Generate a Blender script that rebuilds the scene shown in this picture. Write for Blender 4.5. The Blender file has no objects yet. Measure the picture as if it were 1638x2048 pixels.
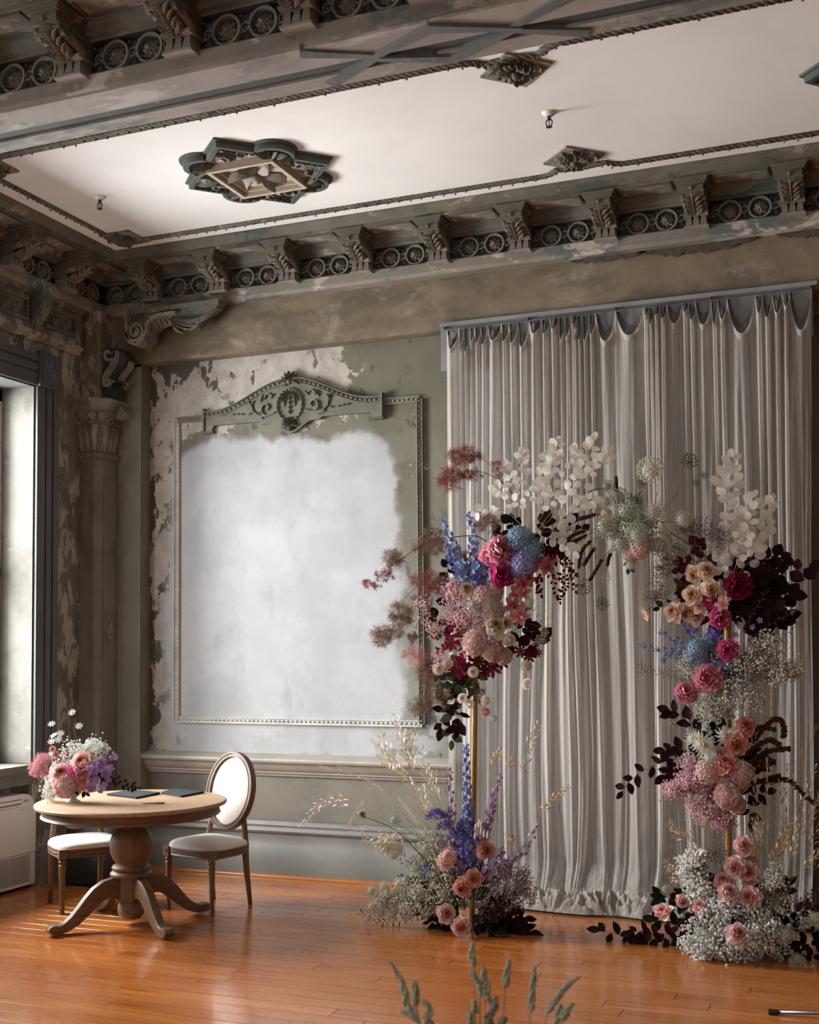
import bpy, math, random
import numpy as np
from mathutils import Vector, Matrix, noise
S = bpy.context.scene
COL = S.collection
PI = math.pi
# ---------------------------------------------------------------- camera
CAM = Vector((0, 0, 1.75))
YAW, PIT, ROL = math.radians(21.8), math.radians(2.903), math.radians(-0.45)
FPX, CX, CY = 2393.6, 819.0, 1169.0
fw = Vector((-math.sin(YAW) * math.cos(PIT), math.cos(YAW) * math.cos(PIT), math.sin(PIT)))
rt = Vector((math.cos(YAW), math.sin(YAW), 0)); up = rt.cross(fw)
rt2 = math.cos(ROL) * rt + math.sin(ROL) * up
up2 = -math.sin(ROL) * rt + math.cos(ROL) * up
cd = bpy.data.cameras.new('camera'); cam = bpy.data.objects.new('camera', cd); COL.objects.link(cam)
cam.matrix_world = Matrix(((rt2.x, up2.x, -fw.x, CAM.x), (rt2.y, up2.y, -fw.y, CAM.y), (rt2.z, up2.z, -fw.z, CAM.z), (0, 0, 0, 1)))
cd.sensor_fit = 'HORIZONTAL'; cd.sensor_width = 36; cd.lens = FPX / 1638 * 36
cd.shift_y = (CY - 1024) / 1638
cd.clip_start = 0.05
cd.dof.use_dof = True; cd.dof.focus_distance = 8.0; cd.dof.aperture_fstop = 7.0
S.camera = cam
def P(px, py, Y):
    """pixel of the photograph -> the point at depth Y (world)"""
    d = rt2 * ((px - CX) / FPX) - up2 * ((py - CY) / FPX) + fw
    return CAM + d * (Y / d.y)
def PXM(Y, px):   # metres per pixel there
    d = rt2 * ((px - CX) / FPX) + fw
    return (Y / d.y) / FPX
# ---------------------------------------------------------------- light
S.view_settings.view_transform = 'Standard'; S.view_settings.look = 'None'
S.view_settings.exposure = 0.0; S.view_settings.gamma = 1.0
W = bpy.data.worlds.new('overcast'); S.world = W; W.use_nodes = True
W.node_tree.nodes['Background'].inputs[0].default_value = (.97, .98, 1.0, 1)
W.node_tree.nodes['Background'].inputs[1].default_value = 1.6
def area(name, loc, rot, sx, sy, power, col):
    l = bpy.data.lights.new(name, 'AREA'); l.shape = 'RECTANGLE'; l.size = sx; l.size_y = sy
    l.energy = power; l.color = col
    o = bpy.data.objects.new(name, l); COL.objects.link(o); o.location = loc; o.rotation_euler = rot
    return o
# daylight standing just outside the tall windows of the left wall and of the wall behind the camera
WIN_L = [(5.55, 7.22), (2.7, 4.3), (-0.3, 1.3)]
for i, (a, b) in enumerate(WIN_L):
    area('window_daylight', (-7.9, (a + b) / 2 - .25, 2.75), (0, -PI / 2 + .12, 0), 3.4, 2.6, (1650, 400, 60)[i], (1.0, .972, .93))
area('window_daylight', (-3.0, -3.4, 2.35), (PI / 2, 0, 0), 3.0, 3.0, 25, (1.0, .97, .93))

# ---------------------------------------------------------------- materials
class NT:
    def __init__(s, name):
        s.m = bpy.data.materials.new(name); s.m.use_nodes = True; s.t = s.m.node_tree
        s.b = s.t.nodes['Principled BSDF']; s.o = s.t.nodes['Material Output']; s._c = None
    def n(s, ty, **k):
        x = s.t.nodes.new(ty)
        for a, v in k.items(): setattr(x, a, v)
        return x
    def l(s, a, b): s.t.links.new(a, b)
    def co(s, sc=(1, 1, 1), gen=None):
        tc = s.n('ShaderNodeTexCoord'); mp = s.n('ShaderNodeMapping'); mp.inputs['Scale'].default_value = sc
        s.l(tc.outputs['Object'], mp.inputs[0]); return mp.outputs[0]
    def val(s, inp, v):
        if isinstance(v, (int, float)): inp.default_value = v
        elif isinstance(v, tuple): inp.default_value = v if len(v) == 4 else (*v, 1)
        else: s.l(v, inp)
    def ma(s, op, a, b=0, c=None, clamp=False):
        x = s.n('ShaderNodeMath', operation=op, use_clamp=clamp)
        s.val(x.inputs[0], a); s.val(x.inputs[1], b)
        if c is not None: s.val(x.inputs[2], c)
        return x.outputs[0]
    def noise(s, scale, detail=6, rough=.6, sc=(1, 1, 1), off=0, dist=0):
        x = s.n('ShaderNodeTexNoise'); tc = s.n('ShaderNodeTexCoord'); mp = s.n('ShaderNodeMapping')
        mp.inputs['Scale'].default_value = sc; mp.inputs['Location'].default_value = (off, off * .7, off * 1.3)
        s.l(tc.outputs['Object'], mp.inputs[0]); s.l(mp.outputs[0], x.inputs['Vector'])
        x.inputs['Scale'].default_value = scale; x.inputs['Detail'].default_value = detail
        x.inputs['Roughness'].default_value = rough; x.inputs['Distortion'].default_value = dist
        return x.outputs['Fac']
    def mix(s, f, a, b):
        x = s.n('ShaderNodeMix', data_type='RGBA')
        s.val(x.inputs[0], f); s.val(x.inputs[6], a); s.val(x.inputs[7], b); return x.outputs[2]
    def step(s, v, lo, hi):
        x = s.n('ShaderNodeMapRange', interpolation_type='SMOOTHSTEP'); s.val(x.inputs[0], v)
        x.inputs[1].default_value = lo; x.inputs[2].default_value = hi; return x.outputs[0]
    def bump(s, h, st=.3, d=.01):
        x = s.n('ShaderNodeBump'); x.inputs['Strength'].default_value = st; x.inputs['Distance'].default_value = d
        s.l(h, x.inputs['Height']); s.l(x.outputs[0], s.b.inputs['Normal'])
    def fin(s, col, rough=.7, metal=0):
        s.val(s.b.inputs['Base Color'], col); s.val(s.b.inputs['Roughness'], rough); s.b.inputs['Metallic'].default_value = metal
        return s.m
    def xyz(s):
        tc = s.n('ShaderNodeTexCoord'); x = s.n('ShaderNodeSeparateXYZ'); s.l(tc.outputs['Object'], x.inputs[0]); return x.outputs
def plain(name, c, c2=None, scale=6, rough=.7, metal=0, bump=0, sc=(1, 1, 1), lo=.35, hi=.65, spec=None):
    t = NT(name)
    col = c
    if c2:
        f = t.step(t.noise(scale, 5, .6, sc), lo, hi); col = t.mix(f, c, c2)
    if bump: t.bump(t.noise(scale * 6, 4, .6, sc), bump, .004)
    if spec is not None: t.b.inputs['Specular IOR Level'].default_value = spec
    return t.fin(col, rough, metal)
def peel(name, base, layers, rough=.75, bs=.35):
    """base colour pair + flaking layers (colour, scale, threshold, softness, offset, stretch)"""
    t = NT(name)
    col = t.mix(t.step(t.noise(3.1, 6, .65, off=3), .3, .7), base[0], base[1])
    h = t.noise(30, 4, .6)
    for c, scale, th, so, off, sc in layers:
        f = t.step(t.noise(scale, 9, .68, sc, off, .35), th - so, th + so)
        col = t.mix(f, col, c); h = t.ma('ADD', h, t.ma('MULTIPLY', f, 2.0))
    t.bump(h, bs, .004)
    return t.fin(col, rough)
U = (1, 1, 1)
M = {}
M['ceiling'] = plain('ceiling_plaster', (.84, .83, .79), (.78, .765, .73), 1.3, .85)
M['cornice'] = peel('peeling_cornice', ((.092, .082, .060), (.16, .142, .106)),
    [((.060, .073, .062), 3.0, .58, .03, 7, (.6, 1, 2)), ((.30, .235, .175), 4.3, .60, .02, 17, (.5, 1, 1.6)), ((.42, .38, .33), 9, .68, .02, 27, (.7, 1, 1))])
M['fascia'] = peel('peeling_fascia', ((.255, .222, .172), (.18, .165, .132)),
    [((.115, .135, .12), 3.3, .57, .04, 11, (.5, 1, 1.2)), ((.46, .40, .34), 5.0, .57, .03, 21, (.6, 1, 1)), ((.17, .125, .075), 7, .66, .03, 31, U)])
M['beam'] = peel('beam_paint', ((.345, .305, .26), (.25, .225, .195)),
    [((.135, .155, .145), 1.7, .56, .06, 5, (.7, 1.6, 1)), ((.42, .39, .34), 3.0, .56, .05, 15, (.5, 1.5, 1)), ((.60, .56, .50), 9, .73, .015, 25, U)])
M['greenpaint'] = peel('dark_green_paint', ((.045, .055, .047), (.085, .092, .078)),
    [((.28, .24, .19), 7, .66, .03, 4, U)])
M['blackgreen'] = plain('black_green_paint', (.022, .027, .022), (.04, .045, .037), 8, .6)  # near-black green of the frieze ground and the upright scroll bracket
M['ornament'] = peel('ornament_verdigris', ((.095, .09, .068), (.165, .15, .115)),
    [((.30, .275, .225), 13, .60, .04, 9, U), ((.05, .06, .052), 9, .60, .05, 19, U)])
M['ornament_pale'] = peel('ornament_pale', ((.27, .24, .19), (.17, .155, .125)),
    [((.10, .105, .09), 11, .60, .04, 9, U)])
M['rosegreen'] = peel('medallion_green', ((.050, .064, .052), (.085, .10, .083)), [((.26, .25, .2), 16, .68, .03, 3, U)])
M['lath'] = plain('dark_broken_lath', (.045, .035, .025), (.09, .072, .052), 14, .8)
M['strap'] = peel('strap_grey_green', ((.115, .128, .120), (.155, .165, .155)), [((.36, .33, .28), 9, .72, .02, 4, U), ((.07, .08, .075), 3, .58, .1, 14, U)])
M['rosebeige'] = peel('medallion_beige', ((.50, .42, .32), (.40, .34, .26)), [((.20, .19, .15), 10, .62, .05, 3, U), ((.32, .20, .09), 8, .64, .04, 13, U)])
M['upperwall'] = peel('olive_upper_wall', ((.165, .125, .072), (.235, .185, .115)),
    [((.10, .082, .052), 2.3, .54, .14, 5, (.7, 1, 1.3)), ((.34, .30, .24), 3.2, .64, .12, 15, (.8, 1, 1.2)), ((.42, .385, .33), 10, .74, .03, 33, (1, 1, 1.6))], bs=.15)
M['leftwall'] = peel('flaking_left_wall', ((.17, .138, .10), (.105, .086, .063)),
    [((.33, .285, .235), 5.5, .52, .025, 8, (1, 1.3, .55)), ((.075, .066, .050), 6.5, .60, .025, 18, (1, 1.3, .6)), ((.42, .37, .31), 12, .66, .02, 28, (1, 1, .7))])
M['pier'] = peel('pier_paint', ((.155, .140, .108), (.20, .18, .145)), [((.105, .09, .065), 2, .55, .12, 8, (1, 1, .4)), ((.46, .43, .38), 14, .76, .01, 48, (1, 1, .6))], bs=.1)
M['reveal'] = peel('window_reveal_plaster', ((.15, .14, .118), (.12, .112, .095)), [((.095, .088, .073), 3, .58, .10, 8, U), ((.20, .19, .165), 9, .64, .05, 18, (1, 1, 2))], bs=.3)
M['dado'] = peel('dado_paint', ((.265, .24, .19), (.21, .192, .155)), [((.16, .155, .13), 2.2, .57, .12, 6, (.7, 1, 1)), ((.52, .52, .49), 8, .735, .012, 46, (1, 1, .8))], bs=.1)
M['rail'] = plain('rail_paint', (.42, .385, .315), (.35, .325, .27), 4, .5)
M['greyboard'] = plain('blue_grey_paint', (.25, .255, .255), (.20, .205, .21), 3, .5)
M['skirting'] = plain('grey_green_gloss', (.225, .225, .20), (.18, .18, .16), 2.5, .4)
M['casing'] = plain('dark_casing', (.070, .068, .070), (.095, .092, .094), 3, .45, sc=(1, 1, .3))
def backwall():
    t = NT('mottled_panel_wall'); X, Y, Z = t.xyz()[0], t.xyz()[1], t.xyz()[2]
    base = t.mix(t.step(t.noise(2.2, 6, .6, off=2), .3, .7), (.125, .112, .076), (.175, .162, .118))
    base = t.mix(t.step(t.noise(5, 6, .6, off=12), .55, .75), base, (.085, .074, .048))
    # paler olive-grey low down
    low = t.step(Z, 2.7, 1.1); base = t.mix(low, base, t.mix(t.noise(3, 5, .6, off=5), (.235, .245, .205), (.18, .19, .155)))
    n1 = t.noise(1.7, 7, .65, off=21); n2 = t.noise(4.2, 9, .7, off=31, dist=.4)
    # bare plaster: left margin and the top band as far as the middle
    left = t.step(X, -5.28 + .22, -5.28 - .16)
    top = t.ma('MULTIPLY', t.step(Z, 3.30, 3.62), t.step(X, -3.35, -3.95))
    msk = t.ma('MAXIMUM', left, top)
    f = t.step(t.ma('ADD', t.ma('MULTIPLY', msk, .27), n2), .655, .675)
    plaster = t.mix(t.step(t.noise(7, 6, .65, off=41), .35, .65), (.50, .455, .395), (.36, .325, .285))
    col = t.mix(f, base, plaster)
    # dark flakes along the very edge
    edge = t.ma('MAXIMUM', t.step(X, -5.36, -5.52), t.ma('MULTIPLY', t.step(Z, 3.80, 4.0), t.step(X, -4.6, -5.3)))
    e = t.step(t.ma('ADD', t.ma('MULTIPLY', edge, .16), t.noise(7.5, 8, .65, (1, 1, .6), off=51)), .60, .615)
    col = t.mix(e, col, (.075, .066, .048))
    # scraped and filled middle: pale grey wash
    def box(c, h, v): return t.ma('SUBTRACT', t.ma('ABSOLUTE', t.ma('SUBTRACT', v, c)), h)
    wob = t.ma('MULTIPLY', t.ma('SUBTRACT', t.noise(1.6, 8, .62, off=61), .5), .36)
    wob = t.ma('ADD', wob, t.ma('MULTIPLY', t.ma('SUBTRACT', t.noise(9, 5, .6, off=64), .5), .10))
    dx = t.ma('MAXIMUM', box(-4.33, .62, X), 0); dz = t.ma('MAXIMUM', box(2.12, .86, Z), 0)
    d = t.ma('SQRT', t.ma('ADD', t.ma('MULTIPLY', dx, dx), t.ma('MULTIPLY', dz, dz)))
    d = t.ma('ADD', d, wob)
    pale = t.mix(t.step(t.noise(1.5, 7, .6, off=71), .35, .65), (.47, .475, .475), (.37, .38, .39))
    pale = t.mix(t.step(t.noise(6, 6, .7, (1, 1, .6), off=81), .5, .8), pale, (.33, .335, .34))
    f = t.step(d, .43, .345); col = t.mix(f, col, pale)
    # scraps of wash low on the right
    lowr = t.ma('MULTIPLY', t.step(Z, 1.32, 1.15), t.step(X, -2.95, -3.2))
    col = t.mix(t.ma('MULTIPLY', lowr, t.step(t.noise(5, 8, .7, off=95), .50, .53)), col, (.40, .405, .395))
    t.bump(t.ma('ADD', t.ma('MULTIPLY', n2, 1.0), t.ma('MULTIPLY', f, .6)), .25, .005)
    return t.fin(col, .62)
M['backwall'] = backwall()
def plank_mat(name='plank_varnish', seed=0):
    t = NT(name); oi = t.n('ShaderNodeObjectInfo')
    g = t.noise(3, 7, .6, (.6, 14, 1), off=3 + seed); g2 = t.noise(1.1, 3, .5, off=13)
    c = t.mix(oi.outputs['Random'], (.40, .115, .018), (.58, .205, .038))
    c = t.mix(t.step(g, .35, .75), c, (.30, .070, .010)); c = t.mix(t.step(g2, .4, .7), c, (.47, .15, .03))
    c = t.mix(t.step(t.noise(60, 3, .6, (.3, 1, 1)), .72, .78), c, (.08, .03, .01))
    t.b.inputs['Coat Weight'].default_value = .5; t.b.inputs['Coat Roughness'].default_value = .12
    t.bump(t.noise(1.6, 2, .5, (1, 2.5, 1)), .05, .01)
    r = t.ma('ADD', .16, t.ma('MULTIPLY', t.noise(2.5, 4, .6, off=40), .20))
    return t.fin(c, r)
M['plank'] = plank_mat()
M['gap'] = plain('floor_gap', (.02, .008, .004), rough=.8)
def wood(name, a, b, rough=.5, sc=(1, 12, 12), scale=5):
    t = NT(name); f = t.step(t.noise(scale, 7, .62, sc), .35, .65)
    c = t.mix(f, a, b); c = t.mix(t.step(t.noise(2.5, 4, .6, off=9), .6, .8), c, tuple(x * .6 for x in a))
    t.bump(t.noise(scale * 2, 5, .6, sc), .12, .002); return t.fin(c, rough)
M['oak'] = wood('weathered_oak', (.18, .095, .042), (.115, .06, .027))
M['oaktop'] = wood('oak_tabletop', (.40, .255, .15), (.30, .19, .11), .55, (2, 16, 1), 2.5)
M['oakv'] = wood('weathered_oak_upright', (.185, .105, .050), (.125, .07, .034), .5, (12, 12, 1))
M['linen'] = plain('ivory_linen', (.76, .72, .665), (.70, .66, .61), 40, .85)
M['shoe'] = plain('orange_shoe_moulding', (.45, .17, .045), (.36, .12, .03), 5, .3)
M['acwhite'] = plain('ac_plastic', (.60, .545, .485), rough=.45)
M['acdark'] = plain('ac_slot', (.14, .12, .10), rough=.6)
M['acgrey'] = plain('ac_display', (.30, .30, .31), rough=.3)
M['blackcloth'] = plain('black_nylon', (.010, .010, .011), (.018, .018, .019), 30, .75)
M['black'] = plain('black_plastic', (.014, .014, .015), rough=.45)
M['chrome'] = plain('dark_metal', (.22, .22, .24), rough=.25, metal=1)
M['folder'] = plain('charcoal_card', (.022, .024, .028), (.03, .031, .033), 20, .8, spec=.2)
M['pen'] = plain('pen_metal', (.35, .27, .19), rough=.3, metal=1)
M['ceramic'] = plain('white_ceramic', (.62, .60, .58), rough=.25)
M['gold'] = plain('gold_pole', (.50, .31, .115), (.38, .22, .075), 9, .33, metal=.85, sc=(1, 1, .3))
M['brass'] = plain('sprinkler_metal', (.10, .085, .07), rough=.35, metal=.8)
M['white'] = plain('white_enamel', (.72, .69, .65), rough=.5)
M['wire'] = plain('steel_wire', (.12, .12, .12), rough=.4, metal=.8)
M['hearth'] = plain('slate_hearth', (.028, .028, .028), (.045, .045, .044), 8, .6)
M['darkwall'] = plain('brown_dark_wall', (.085, .072, .052), (.11, .095, .07), 3, .7)
def cloth(name, c, alpha=.30, tr=.5, streak=True):
    t = NT(name); t.t.nodes.remove(t.b)
    d = t.n('ShaderNodeBsdfDiffuse'); T = t.n('ShaderNodeBsdfTranslucent'); X = t.n('ShaderNodeBsdfTransparent')
    s1 = t.noise(26, 4, .6, (3.0, 1, .035)); cc = t.mix(t.step(s1, .3, .75), tuple(k * .82 for k in c), c)
    t.l(cc, d.inputs[0]); t.l(cc, T.inputs[0])
    m1 = t.n('ShaderNodeMixShader'); m1.inputs[0].default_value = tr; t.l(d.outputs[0], m1.inputs[1]); t.l(T.outputs[0], m1.inputs[2])
    lw = t.n('ShaderNodeLayerWeight'); lw.inputs[0].default_value = .45; a = t.ma('MULTIPLY', t.ma('ADD', alpha * .5, t.ma('MULTIPLY', t.step(t.noise(34, 3, .6, (3, 1, .05), off=5), .38, .72), alpha * 1.6)), t.ma('SUBTRACT', 1.0, lw.outputs['Facing'], None, True))
    m2 = t.n('ShaderNodeMixShader'); t.l(a, m2.inputs[0]); t.l(m1.outputs[0], m2.inputs[1]); t.l(X.outputs[0], m2.inputs[2])
    b = t.n('ShaderNodeBump'); b.inputs['Strength'].default_value = .35; b.inputs['Distance'].default_value = .004
    t.l(t.noise(40, 3, .6, (3, 1, .05), off=15), b.inputs['Height']); t.l(b.outputs[0], d.inputs['Normal'])
    t.l(m2.outputs[0], t.o.inputs[0]); return t.m
M['gauze'] = cloth('cream_gauze', (.76, .71, .645))
M['gauze2'] = cloth('cream_gauze_pool', (.70, .66, .61), .02)
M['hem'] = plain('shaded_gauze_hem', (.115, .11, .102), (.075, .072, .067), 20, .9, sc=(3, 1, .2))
def petal(name, c, c2=None, tr=.22, rough=.55, scale=18, heart=False):
    t = NT(name); t.t.nodes.remove(t.b)
    d = t.n('ShaderNodeBsdfDiffuse'); T = t.n('ShaderNodeBsdfTranslucent'); m = t.n('ShaderNodeMixShader')
    col = t.mix(t.step(t.noise(scale, 3, .5), .35, .65), c, c2 or tuple(x * .8 for x in c))
    tc = t.n('ShaderNodeTexCoord'); vl = t.n('ShaderNodeVectorMath', operation='LENGTH'); t.l(tc.outputs['Object'], vl.inputs[0])
    if heart: col = t.mix(t.step(vl.outputs['Value'], .72, .18), col, (c[0] * .82, c[1] * .50, c[2] * .42))
    t.l(col, d.inputs[0]); t.l(col, T.inputs[0]); m.inputs[0].default_value = tr
    t.l(d.outputs[0], m.inputs[1]); t.l(T.outputs[0], m.inputs[2]); t.l(m.outputs[0], t.o.inputs[0]); return t.m
C = {
 'pink': ((.80, .33, .44), (.86, .50, .58)), 'magenta': ((.58, .055, .22), (.66, .12, .33)), 'hotpink': ((.74, .13, .36), (.80, .25, .46)),
 'wine': ((.36, .03, .10), (.26, .018, .06)), 'blush': ((.82, .52, .47), (.87, .66, .60)), 'salmon': ((.74, .36, .29), (.80, .47, .38)),
 'peach': ((.88, .70, .54), (.92, .79, .66)), 'cream': ((.80, .73, .56), (.84, .80, .68)), 'rosepink': ((.84, .54, .52), (.90, .70, .66)),
 'dusty': ((.50, .21, .20), (.58, .30, .27)), 'orchid': ((.42, .12, .15), (.52, .20, .20)), 'burgundy': ((.075, .008, .012), (.12, .014, .02)),
 'bluehyd': ((.20, .30, .44), (.30, .40, .50)), 'lilachyd': ((.28, .27, .50), (.36, .33, .56)), 'blue': ((.16, .22, .46), (.27, .34, .56)),
 'violetblue': ((.11, .11, .36), (.19, .16, .44)), 'sweetpea': ((.33, .17, .42), (.46, .29, .52)), 'mauve': ((.34, .20, .36), (.42, .28, .42)),
 'lace': ((.46, .50, .38), (.56, .59, .47)), 'lacewhite': ((.76, .75, .65), (.66, .66, .54)), 'lacebrown': ((.22, .15, .10), (.30, .20, .14)),
 'gyp': ((.80, .80, .76), (.70, .70, .66)), 'gypdim': ((.60, .59, .50), (.66, .65, .57)), 'pinkgyp': ((.74, .42, .50), (.80, .56, .60)), 'pinkball': ((.50, .29, .27), (.78, .60, .54)),
 'creamball': ((.70, .62, .50), (.78, .70, .58)), 'smoke_red': ((.22, .065, .055), (.30, .11, .09)), 'smoke_brown': ((.17, .10, .07), (.26, .155, .11)),
 'smoke_pink': ((.52, .24, .25), (.62, .34, .33)), 'statice': ((.24, .17, .165), (.33, .24, .23)), 'silver': ((.86, .82, .75), (.90, .88, .83)),
 'leafdark': ((.016, .017, .013), (.028, .024, .02)), 'leafplum': ((.022, .010, .010), (.036, .018, .016)), 'leafgreen': ((.055, .085, .035), (.09, .12, .055)),
 'leafgrey': ((.12, .15, .11), (.08, .10, .07)), 'stem': ((.13, .16, .07), (.18, .19, .09)), 'stemdark': ((.06, .035, .025), (.08, .05, .03)), 'straw': ((.50, .37, .20), (.60, .47, .29)),
 'strawgreen': ((.34, .33, .20), (.44, .42, .28)), 'amaranth': ((.055, .022, .010), (.10, .045, .016)), 'fgrass': ((.50, .53, .38), (.60, .62, .47)), 'fpink': ((.56, .40, .32), (.48, .40, .30)),
 'dahlia': ((.84, .82, .72), (.88, .87, .80)), 'yarrow': ((.60, .59, .46), (.72, .71, .60)), 'bunny': ((.72, .68, .60), (.78, .75, .68)), 'pod': ((.16, .17, .12), (.20, .20, .15)), 'yellow': ((.62, .50, .14), (.7, .6, .25)),
}
def F(k):
    if 'p_' + k not in M:
        c, c2 = C[k]; M['p_' + k] = petal('petal_' + k if k[:4] not in ('leaf', 'stem') else k, c, c2, .5 if k == 'silver' else .20, heart=k in ('pink', 'magenta', 'hotpink', 'wine', 'blush', 'salmon', 'peach', 'cream', 'rosepink', 'creamball', 'dusty', 'orchid'))
    return M['p_' + k]

# ---------------------------------------------------------------- geometry helpers
class G:
    def __init__(s): s.v = []; s.f = []; s.mi = []; s.cm = 0
    def add(s, vs, fs):
        o = len(s.v); s.v.extend([tuple(p) for p in vs]); s.f.extend([tuple(i + o for i in f) for f in fs]); s.mi.extend([s.cm] * len(fs)); return s
    def box(s, a, b):
        x0, y0, z0 = a; x1, y1, z1 = b
        return s.add([(x0, y0, z0), (x1, y0, z0), (x1, y1, z0), (x0, y1, z0), (x0, y0, z1), (x1, y0, z1), (x1, y1, z1), (x0, y1, z1)],
                     [(0, 3, 2, 1), (4, 5, 6, 7), (0, 1, 5, 4), (1, 2, 6, 5), (2, 3, 7, 6), (3, 0, 4, 7)])
    def tube(s, pts, r, n=6, cap=True):
        pts = [Vector(p) for p in pts]; rs = r if isinstance(r, (list, tuple)) else [r] * len(pts)
        vs = []; fs = []; N = None
        for i, p in enumerate(pts):
            d = (pts[min(i + 1, len(pts) - 1)] - pts[max(i - 1, 0)])
            if d.length < 1e-9: d = Vector((0, 0, 1))
            d.normalize()
            if N is None: N = d.orthogonal().normalized()
            else:
                N = N - d * N.dot(d)
                N = N.normalized() if N.length > 1e-6 else d.orthogonal().normalized()
            B = d.cross(N)
            for k in range(n):
                a = 2 * PI * k / n; vs.append(p + (N * math.cos(a) + B * math.sin(a)) * rs[i])
        for i in range(len(pts) - 1):
            for k in range(n):
                fs.append((i * n + k, i * n + (k + 1) % n, (i + 1) * n + (k + 1) % n, (i + 1) * n + k))
        if cap: fs.append(tuple(range(n - 1, -1, -1))); fs.append(tuple(len(vs) - n + k for k in range(n)))
        return s.add(vs, fs)
    def lathe(s, prof, c=(0, 0, 0), n=24, flute=0):
        vs = []; fs = []
        for r, z in prof:
            for k in range(n):
                a = 2 * PI * k / n; rr = r * (1 + flute * (1 if k % 2 else -1)); vs.append((c[0] + rr * math.cos(a), c[1] + rr * math.sin(a), c[2] + z))
        m = len(prof)
        for i in range(m - 1):
            for k in range(n): fs.append((i * n + k, i * n + (k + 1) % n, (i + 1) * n + (k + 1) % n, (i + 1) * n + k))
        fs.append(tuple(range(n - 1, -1, -1))); fs.append(tuple((m - 1) * n + k for k in range(n)))
        return s.add(vs, fs)
    def prism(s, poly, fr, d):
        """poly (u,v) in frame fr=(O,U,V,N) extruded by d along N"""
        O, Uv, Vv, N = fr; n = len(poly)
        vs = [O + Uv * u + Vv * v for u, v in poly] + [O + Uv * u + Vv * v + N * d for u, v in poly]
        fs = [tuple(range(n - 1, -1, -1)), tuple(range(n, 2 * n))] + [(i, (i + 1) % n, n + (i + 1) % n, n + i) for i in range(n)]
        return s.add(vs, fs)
    def ribbon(s, path, w, fr, d, d0=0, closed=False):
        O, Uv, Vv, N = fr; n = len(path); ws = w if isinstance(w, (list, tuple)) else [w] * n; vs = []
        for i, (u, v) in enumerate(path):
            a = path[(i - 1) % n if closed else max(i - 1, 0)]; b = path[(i + 1) % n if closed else min(i + 1, n - 1)]
            tx, ty = b[0] - a[0], b[1] - a[1]; L = math.hypot(tx, ty) or 1; nx, ny = -ty / L * ws[i] / 2, tx / L * ws[i] / 2
            for (uu, vv, h) in ((u - nx, v - ny, d0), (u - nx * .8, v - ny * .8, d), (u + nx * .8, v + ny * .8, d), (u + nx, v + ny, d0)):
                vs.append(O + Uv * uu + Vv * vv + N * h)
        fs = []
        for i in range(n if closed else n - 1):
            j = (i + 1) % n
            for k in range(3): fs.append((i * 4 + k, i * 4 + k + 1, j * 4 + k + 1, j * 4 + k))
        if not closed: fs += [(0, 3, 2, 1)][:1] + [tuple((n - 1) * 4 + k for k in range(4))]
        return s.add(vs, fs)
    def blade(s, a, b, w, h, fr, d0=0, n=5, bend=0, tip=0):
        """raised leaf in relief from a to b (u,v) in frame"""
        O, Uv, Vv, N = fr; vs = []; fs = []
        du, dv = b[0] - a[0], b[1] - a[1]; L = math.hypot(du, dv) or 1; tx, ty = du / L, dv / L; nx, ny = -ty, tx
        for i in range(n + 1):
            t = i / n; ww = w / 2 * math.sin(PI * min(1, .12 + t * .88)) ** .7 if i < n else 0.0005
            off = bend * math.sin(PI * t) * L; cu = a[0] + du * t + nx * off; cv = a[1] + dv * t + ny * off
            hh = h * math.sin(PI * (.15 + .75 * t)) + tip * t * t
            vs += [O + Uv * (cu - nx * ww) + Vv * (cv - ny * ww) + N * d0, O + Uv * cu + Vv * cv + N * (d0 + hh), O + Uv * (cu + nx * ww) + Vv * (cv + ny * ww) + N * d0]
        for i in range(n):
            k = i * 3; fs += [(k, k + 1, k + 4, k + 3), (k + 1, k + 2, k + 5, k + 4)]
        return s.add(vs, fs)
    def ico(s, c, r, sz=1):
        t = (1 + 5 ** .5) / 2; q = r / math.hypot(1, t); c = Vector(c)
        V = [(-1, t, 0), (1, t, 0), (-1, -t, 0), (1, -t, 0), (0, -1, t), (0, 1, t), (0, -1, -t), (0, 1, -t), (t, 0, -1), (t, 0, 1), (-t, 0, -1), (-t, 0, 1)]
        Fc = [(0, 11, 5), (0, 5, 1), (0, 1, 7), (0, 7, 10), (0, 10, 11), (1, 5, 9), (5, 11, 4), (11, 10, 2), (10, 7, 6), (7, 1, 8), (3, 9, 4), (3, 4, 2), (3, 2, 6), (3, 6, 8), (3, 8, 9), (4, 9, 5), (2, 4, 11), (6, 2, 10), (8, 6, 7), (9, 8, 1)]
        return s.add([(c.x + x * q, c.y + y * q, c.z + z * q * sz) for x, y, z in V], Fc)
    def octa(s, c, r):
        c = Vector(c); return s.add([c + Vector(d) * r for d in ((1, 0, 0), (0, 1, 0), (-1, 0, 0), (0, -1, 0), (0, 0, 1), (0, 0, -1))],
            [(0, 1, 4), (1, 2, 4), (2, 3, 4), (3, 0, 4), (1, 0, 5), (2, 1, 5), (3, 2, 5), (0, 3, 5)])
    def ball(s, c, r, nu=12, nv=8, sc=(1, 1, 1)):
        c = Vector(c); vs = []; fs = []
        for j in range(nv + 1):
            th = PI * j / nv
            for i in range(nu):
                ph = 2 * PI * i / nu; vs.append((c.x + r * sc[0] * math.sin(th) * math.cos(ph), c.y + r * sc[1] * math.sin(th) * math.sin(ph), c.z + r * sc[2] * math.cos(th)))
        for j in range(nv):
            for i in range(nu): fs.append((j * nu + i, (j + 1) * nu + i, (j + 1) * nu + (i + 1) % nu, j * nu + (i + 1) % nu))
        return s.add(vs, fs)
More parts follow.
